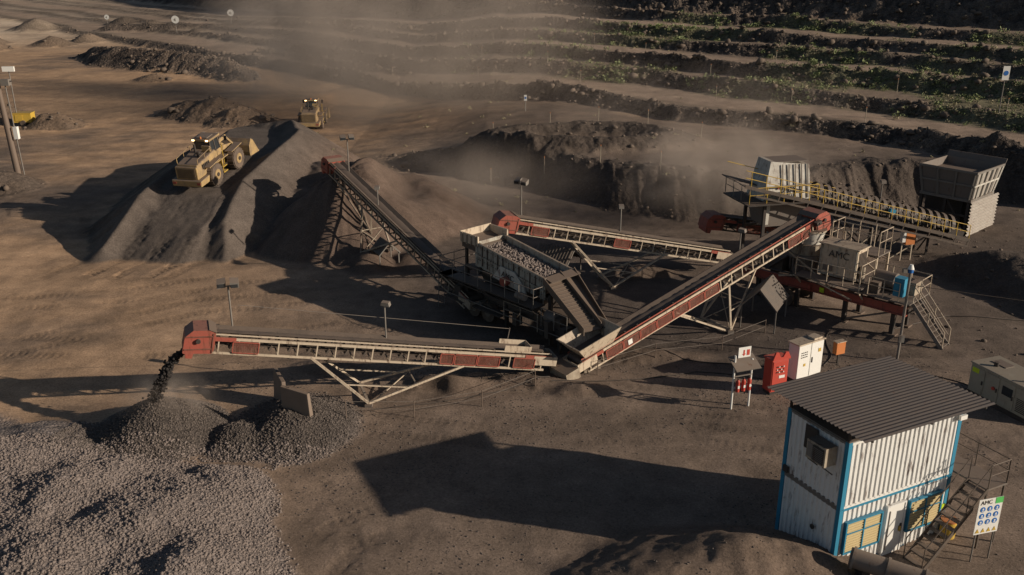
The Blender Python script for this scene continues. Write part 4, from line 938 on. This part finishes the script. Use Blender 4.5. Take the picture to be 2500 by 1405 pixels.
# ------------------------------------------------------------------ wheel loaders  (x forward)
def loader(name,loc,rz,ry=0):
    W=Asset(name,loc,rz)
    for x in (-1.75,1.75):
        for y in (-1.12,1.12):
            t=W['wheels'];t.cyl((x,y-.33,.86),(x,y+.33,.86),.82,'tyre',n=28);sgn=1 if y>0 else -1
            t.cyl((x,y-.26,.86),(x,y+.26,.86),.88,'tyre',n=28);t.cyl((x,y+sgn*.3,.86),(x,y+sgn*.36,.86),.42,'loader',n=16);t.cyl((x,y+sgn*.34,.86),(x,y+sgn*.42,.86),.16,'dark',n=10)
            for i in range(18):
                a=i*math.pi/9;c=V((x+.88*math.cos(a),y,.86+.88*math.sin(a)));t.beam(c+V((0,-.3,0)),c+V((0,.3,0)),.12,.07,'tyre',V((math.cos(a),0,math.sin(a))))
    b=W['engine_hood']
    b.hexa([(-3.6,-1.0,1.15),(-.7,-1.0,1.15),(-.7,1.0,1.15),(-3.6,1.0,1.15),(-3.45,-.88,2.25),(-.7,-.95,2.55),(-.7,.95,2.55),(-3.45,.88,2.25)],'loader')
    b.box(-3.72,-3.5,-.95,.95,1.1,2.15,'loader')
    W['grille'].box(-3.75,-3.72,-.78,.78,1.2,2.05,'dark')
    for i in range(9): W['grille'].box(-3.78,-3.75,-.78,.78,1.22+i*.095,1.25+i*.095,'loader')
    for y in (-1.02,1.02):
        for i in range(5): W['grille'].box(-2.9+i*.22,-2.78+i*.22,y-.01,y+.01,1.7,2.1,'dark')
    W['counterweight'].hexa([(-3.95,-1.25,.62),(-2.7,-1.25,.62),(-2.7,1.25,.62),(-3.95,1.25,.62),(-3.95,-1.3,1.12),(-2.6,-1.3,1.18),(-2.6,1.3,1.18),(-3.95,1.3,1.12)],'loader')
    W['tail_lights'].box(-3.98,-3.95,-1.2,-.9,.8,1.0,'red');W['tail_lights'].box(-3.98,-3.95,.9,1.2,.8,1.0,'red')
    ch=W['frame'];ch.box(-2.7,-.2,-.5,.5,.6,1.2,'dark');ch.box(-.1,2.3,-.5,.5,.6,1.5,'loader');ch.cyl((-.15,0,.6),(-.15,0,1.5),.3,'dark',n=10)
    ch.hexa([(.5,-.5,1.5),(1.9,-.5,1.5),(1.9,.5,1.5),(.5,.5,1.5),(.7,-.45,2.2),(1.3,-.45,2.2),(1.3,.45,2.2),(.7,.45,2.2)],'loader')
    for y in (-1.15,1.15):
        for x in (-1.75,1.75):
            W['fenders'].hexa([(x-.95,y-.34,1.72),(x+.75,y-.34,1.88),(x+.75,y+.34,1.88),(x-.95,y+.34,1.72),(x-.95,y-.34,1.80),(x+.75,y-.34,1.96),(x+.75,y+.34,1.96),(x-.95,y+.34,1.80)],'loader')
    for y in (-1.2,1.2):
        W['steps'].box(-.75,-.1,y-.2,y+.2,.55,.62,'yellow');W['steps'].box(-.75,-.1,y-.2,y+.2,1.0,1.06,'yellow');W['steps'].box(-.75,-.7,y-.2,y+.2,.55,1.7,'yellow');W['steps'].cyl((-.1,y,1.1),(-.1,y,2.8),.03,'yellow',n=6)
    W['platform'].box(-1.6,.4,-1.35,1.35,1.65,1.73,'loader')
    c=W['cab'];c.box(-.95,.5,-.72,.72,1.73,2.25,'loader');c.hexa([(-.9,-.68,2.25),(.5,-.68,2.25),(.5,.68,2.25),(-.9,.68,2.25),(-.75,-.62,3.25),(.3,-.62,3.25),(.3,.62,3.25),(-.75,.62,3.25)],'glass')
    for (x0,x1) in ((-.93,-.77),(-.2,-.2),(.52,.33)):
        for y,y2 in ((-.7,-.64),(.7,.64)): c.beam((x0,y,2.2),(x1,y2,3.25),.09,.09,'darkdust')
    c.box(-1.05,.6,-.8,.8,3.25,3.42,'loader');c.box(-.8,.1,-.5,.5,3.42,3.5,'sheet')
    for y in (-.6,.6): W['lights'].box(-1.10,-1.05,y-.10,y+.10,3.28,3.38,'lamp');W['lights'].box(.6,.65,y-.12,y+.12,3.27,3.4,'whitec')
    W['beacon'].cyl((-.9,.0,3.42),(-.9,0,3.6),.07,'orange',n=10)
    W['exhaust'].cyl((-1.5,.3,2.45),(-1.5,.3,3.2),.09,'dark',n=10);W['exhaust'].cyl((-2.1,-.35,2.4),(-2.1,-.35,2.85),.17,'dark',n=12);W['exhaust'].box(-1.35,-1.2,-.9,-.2,2.55,3.0,'loader')
    rail(W['handrail'],[(-3.3,-.9,2.25),(-1.2,-.93,2.5)],h=.4,k='loader',mid=False);rail(W['handrail'],[(-3.3,.9,2.25),(-1.2,.93,2.5)],h=.4,k='loader',mid=False)
    for y in (-.85,.85): W['mirrors'].beam((.5,y*.9,3.1),(.75,y*1.35,3.1),.04,.04,'dark');W['mirrors'].box(.72,.78,y*1.35-.12,y*1.35+.12,2.75,3.15,'dark')
    a=W['lift_arms']
    for y in (-.5,.5):
        a.beam((1.0,y,2.0),(2.4,y,1.7),.16,.38,'loader');a.beam((2.4,y,1.7),(3.7,y,.75),.16,.36,'loader');a.cyl((.9,y*.6,1.3),(2.4,y*.8,1.4),.09,'sheet',n=8)
    a.beam((1.5,0,2.35),(2.6,0,2.4),.14,.3,'loader');a.beam((2.6,0,2.3),(3.5,0,1.4),.12,.16,'loader');a.cyl((.9,0,1.9),(1.8,0,2.5),.09,'grey',n=8)
    k=W['bucket'];w=1.5
    prof=[(3.55,.35),(3.45,.7),(3.55,1.25),(3.9,1.75),(4.05,1.70),(3.75,1.22),(3.68,.75),(3.8,.45),(5.0,.30),(5.0,.22)]
    for i in range(len(prof)):
        (x0,z0_),(x1,z1_)=prof[i],prof[(i+1)%len(prof)]
        k.add([(x0,-w,z0_),(x1,-w,z1_),(x1,w,z1_),(x0,w,z0_)],[(0,1,2,3)],'loader')
    for y in (-w,w-.06): k.prism([(3.5,y,.35),(3.45,y,.7),(3.55,y,1.25),(3.95,y,1.75),(4.25,y,1.55),(5.0,y,.26)],(0,0,0),(0,.06,0),'loader')
    for i in range(8): k.box(5.0,5.18,-1.4+i*.38,-1.28+i*.38,.22,.3,'grey')
    e=W.done(bevel={'engine_hood':.08,'counterweight':.06,'cab':.03,'fenders':.02})
    e.rotation_euler=(0,ry,rz);return e
def place_loader(x,y,rz,dz=0):
    cx,sn=math.cos(rz),math.sin(rz)
    zs=[H(x+1.75*q*cx-w_*sn,y+1.75*q*sn+w_*cx) for q in (-1,1) for w_ in (-1.1,1.1)]
    zb=(zs[0]+zs[1])/2;zf=(zs[2]+zs[3])/2
    return (x,y,(zb+zf)/2+dz),-math.atan2(zf-zb,3.5)
rz=math.atan2(.97,.24)
loc,ry=place_loader(-24.3,75.4,rz,.02);loader('wheel_loader',loc,rz,ry)
rz=math.atan2(1,-.06);loc,ry=place_loader(-24.8,117.5,rz);loader('wheel_loader',loc,rz,ry)

# ------------------------------------------------------------------ marker posts and road signs
Mk=None
mp=[]
for x in np.arange(-30,60,13):
    for s_ in (92,100.5,109):
        y=(s_-.736*x)/.677+rng.uniform(-1,1)
        if 85<y<190: mp.append((x+rng.uniform(-4,4),y))
mp+=[(-2,87.5),(3,86),(8,84),(13,81),(9,98),(4,99),(14,97),(19,94),(-2,99)]
for (x,y) in mp:
    if Mk is None:
        Mk=Asset('marker_post',(x,y,H(x,y)));Mk['post'].cyl((0,0,-.2),(0,0,1.5),.032,'creamd',n=6);Mk['tip'].cyl((0,0,1.5),(0,0,1.6),.038,'orange',n=6);Mk0=Mk.done()
    else: dup(Mk0,'marker_post',(x,y,H(x,y)),0)
def rsign(x,y,h,r,shape='round'):
    A=Asset('road_sign',(x,y,H(x,y)));A['post'].cyl((0,0,-.3),(0,0,h),.06,'grey',n=8)
    if shape=='round': A['plate'].cyl((0,-.08,h),(0,-.12,h),r,'whitec',n=24);A['symbol'].prism([(-r*.5,-.121,h-r*.1),(r*.1,-.121,h+r*.4),(r*.1,-.121,h-r*.5)],(0,0,0),(0,-.01,0),'grey')
    else: A['plate'].box(-r*.5,r*.5,-.1,-.06,h-r,h+r,'whitec');A['symbol'].cyl((0,-.101,h),(0,-.12,h),r*.35,'pblue',n=16)
    A.done()
rsign(-80,232,3.0,.9);rsign(-69,240,2.6,.8);rsign(-102,246,3,.6);rsign(50,97,4.0,.7,'sq');rsign(1.6,113,1.6,.35,'sq')
def fence(pts):
    Fn=Asset('wire_fence',(0,0,0))
    for i,(x,y) in enumerate(pts):
        z_=H(x,y);Fn['stakes'].cyl((x,y,z_-.1),(x,y,z_+.9),.025,'wood',n=5)
        if i: 
            px,py=pts[i-1];pz=H(px,py)
            for hh in (.45,.85): Fn['wires'].cyl((px,py,pz+hh),(x,y,z_+hh),.012,'grey',n=4)
    Fn.done()
fence([(-8,40.5),(-4.8,41.2),(-1.5,42.3),(1.2,44.3),(.9,46)]);fence([(4.6,46),(8,48),(12,49.3),(15,51.5)])

# ------------------------------------------------------------------ dust
def dust(loc,size,dens,col=(.92,.76,.64),sc=.18,seed=0.,rz=0,inner=.1,lo=.38,hi=.66):
    bpy.ops.mesh.primitive_ico_sphere_add(subdivisions=3,radius=1,location=loc);o=bpy.context.object;o.scale=size;o.name='dust_cloud';o.rotation_euler=(0,0,rz)
    m=bpy.data.materials.new('dust');m.use_nodes=True;nt=m.node_tree;nt.nodes.clear();N=nt.nodes;L=nt.links
    out=N.new('ShaderNodeOutputMaterial');pv=N.new('ShaderNodeVolumePrincipled');L.new(pv.outputs[0],out.inputs['Volume'])
    pv.inputs['Color'].default_value=(*col,1);pv.inputs['Anisotropy'].default_value=.1
    tc=N.new('ShaderNodeTexCoord');ln=N.new('ShaderNodeVectorMath');ln.operation='LENGTH';L.new(tc.outputs['Object'],ln.inputs[0])
    r=N.new('ShaderNodeMapRange');r.interpolation_type='SMOOTHSTEP';L.new(ln.outputs['Value'],r.inputs[0]);r.inputs[1].default_value=.97;r.inputs[2].default_value=inner;r.inputs[3].default_value=0;r.inputs[4].default_value=1
    g=N.new('ShaderNodeNewGeometry');mp=N.new('ShaderNodeMapping');mp.inputs['Location'].default_value=(seed,seed*2,0);L.new(g.outputs['Position'],mp.inputs[0])
    nz=N.new('ShaderNodeTexNoise');nz.inputs['Scale'].default_value=sc;nz.inputs['Detail'].default_value=2.5;nz.inputs['Distortion'].default_value=.5;L.new(mp.outputs[0],nz.inputs['Vector'])
    r2=N.new('ShaderNodeMapRange');L.new(nz.outputs['Fac'],r2.inputs[0]);r2.inputs[1].default_value=lo;r2.inputs[2].default_value=hi;r2.inputs[3].default_value=.05
    mu=N.new('ShaderNodeMath');mu.operation='MULTIPLY';L.new(r.outputs[0],mu.inputs[0]);L.new(r2.outputs[0],mu.inputs[1])
    m2=N.new('ShaderNodeMath');m2.operation='MULTIPLY';L.new(mu.outputs[0],m2.inputs[0]);m2.inputs[1].default_value=dens;L.new(m2.outputs[0],pv.inputs['Density'])
    o.data.materials.append(m)
dust((-14,128,9),(34,24,18),.09,seed=3,sc=.10)
dust((-32,142,8),(17,13,14),.20,seed=41,sc=.15)
dust((16,102,4),(28,14,8),.03,seed=9,sc=.13)
dust((17,75,4.5),(10,6.5,5.5),.30,seed=21,sc=.28)
dust((-4,76,3),(14,9,4.5),.08,seed=27,sc=.22)
dust((-16.4,40.2,1.4),(2.8,2.0,1.9),.6,seed=31,sc=.9)

# ------------------------------------------------------------------ light, sky, camera
sd=V((16,-4.5,5.8)).normalized()
su=bpy.data.lights.new('sun','SUN');su.energy=5;su.angle=math.radians(.5);su.color=(1,.87,.71)
so=bpy.data.objects.new('sun',su);scene.collection.objects.link(so);so.rotation_euler=sd.to_track_quat('Z','Y').to_euler()
w=bpy.data.worlds.new('World');scene.world=w;w.use_nodes=True;nt=w.node_tree;bg=nt.nodes['Background']
sk=nt.nodes.new('ShaderNodeTexSky');sk.sky_type='NISHITA';sk.sun_disc=False;sk.sun_elevation=math.asin(sd.z);sk.sun_rotation=math.atan2(sd.x,sd.y)
nt.links.new(sk.outputs[0],bg.inputs[0]);bg.inputs[1].default_value=.05
cam=bpy.data.cameras.new('camera');cam.lens=36*2300/2500;cam.sensor_width=36;cam.clip_end=8000;cam.clip_start=.5
co_=bpy.data.objects.new('camera',cam);scene.collection.objects.link(co_);co_.location=(0,0,22);co_.rotation_euler=(math.radians(90-20.3),0,0);scene.camera=co_
scene.view_settings.view_transform='Standard';scene.view_settings.look='None';scene.view_settings.exposure=0
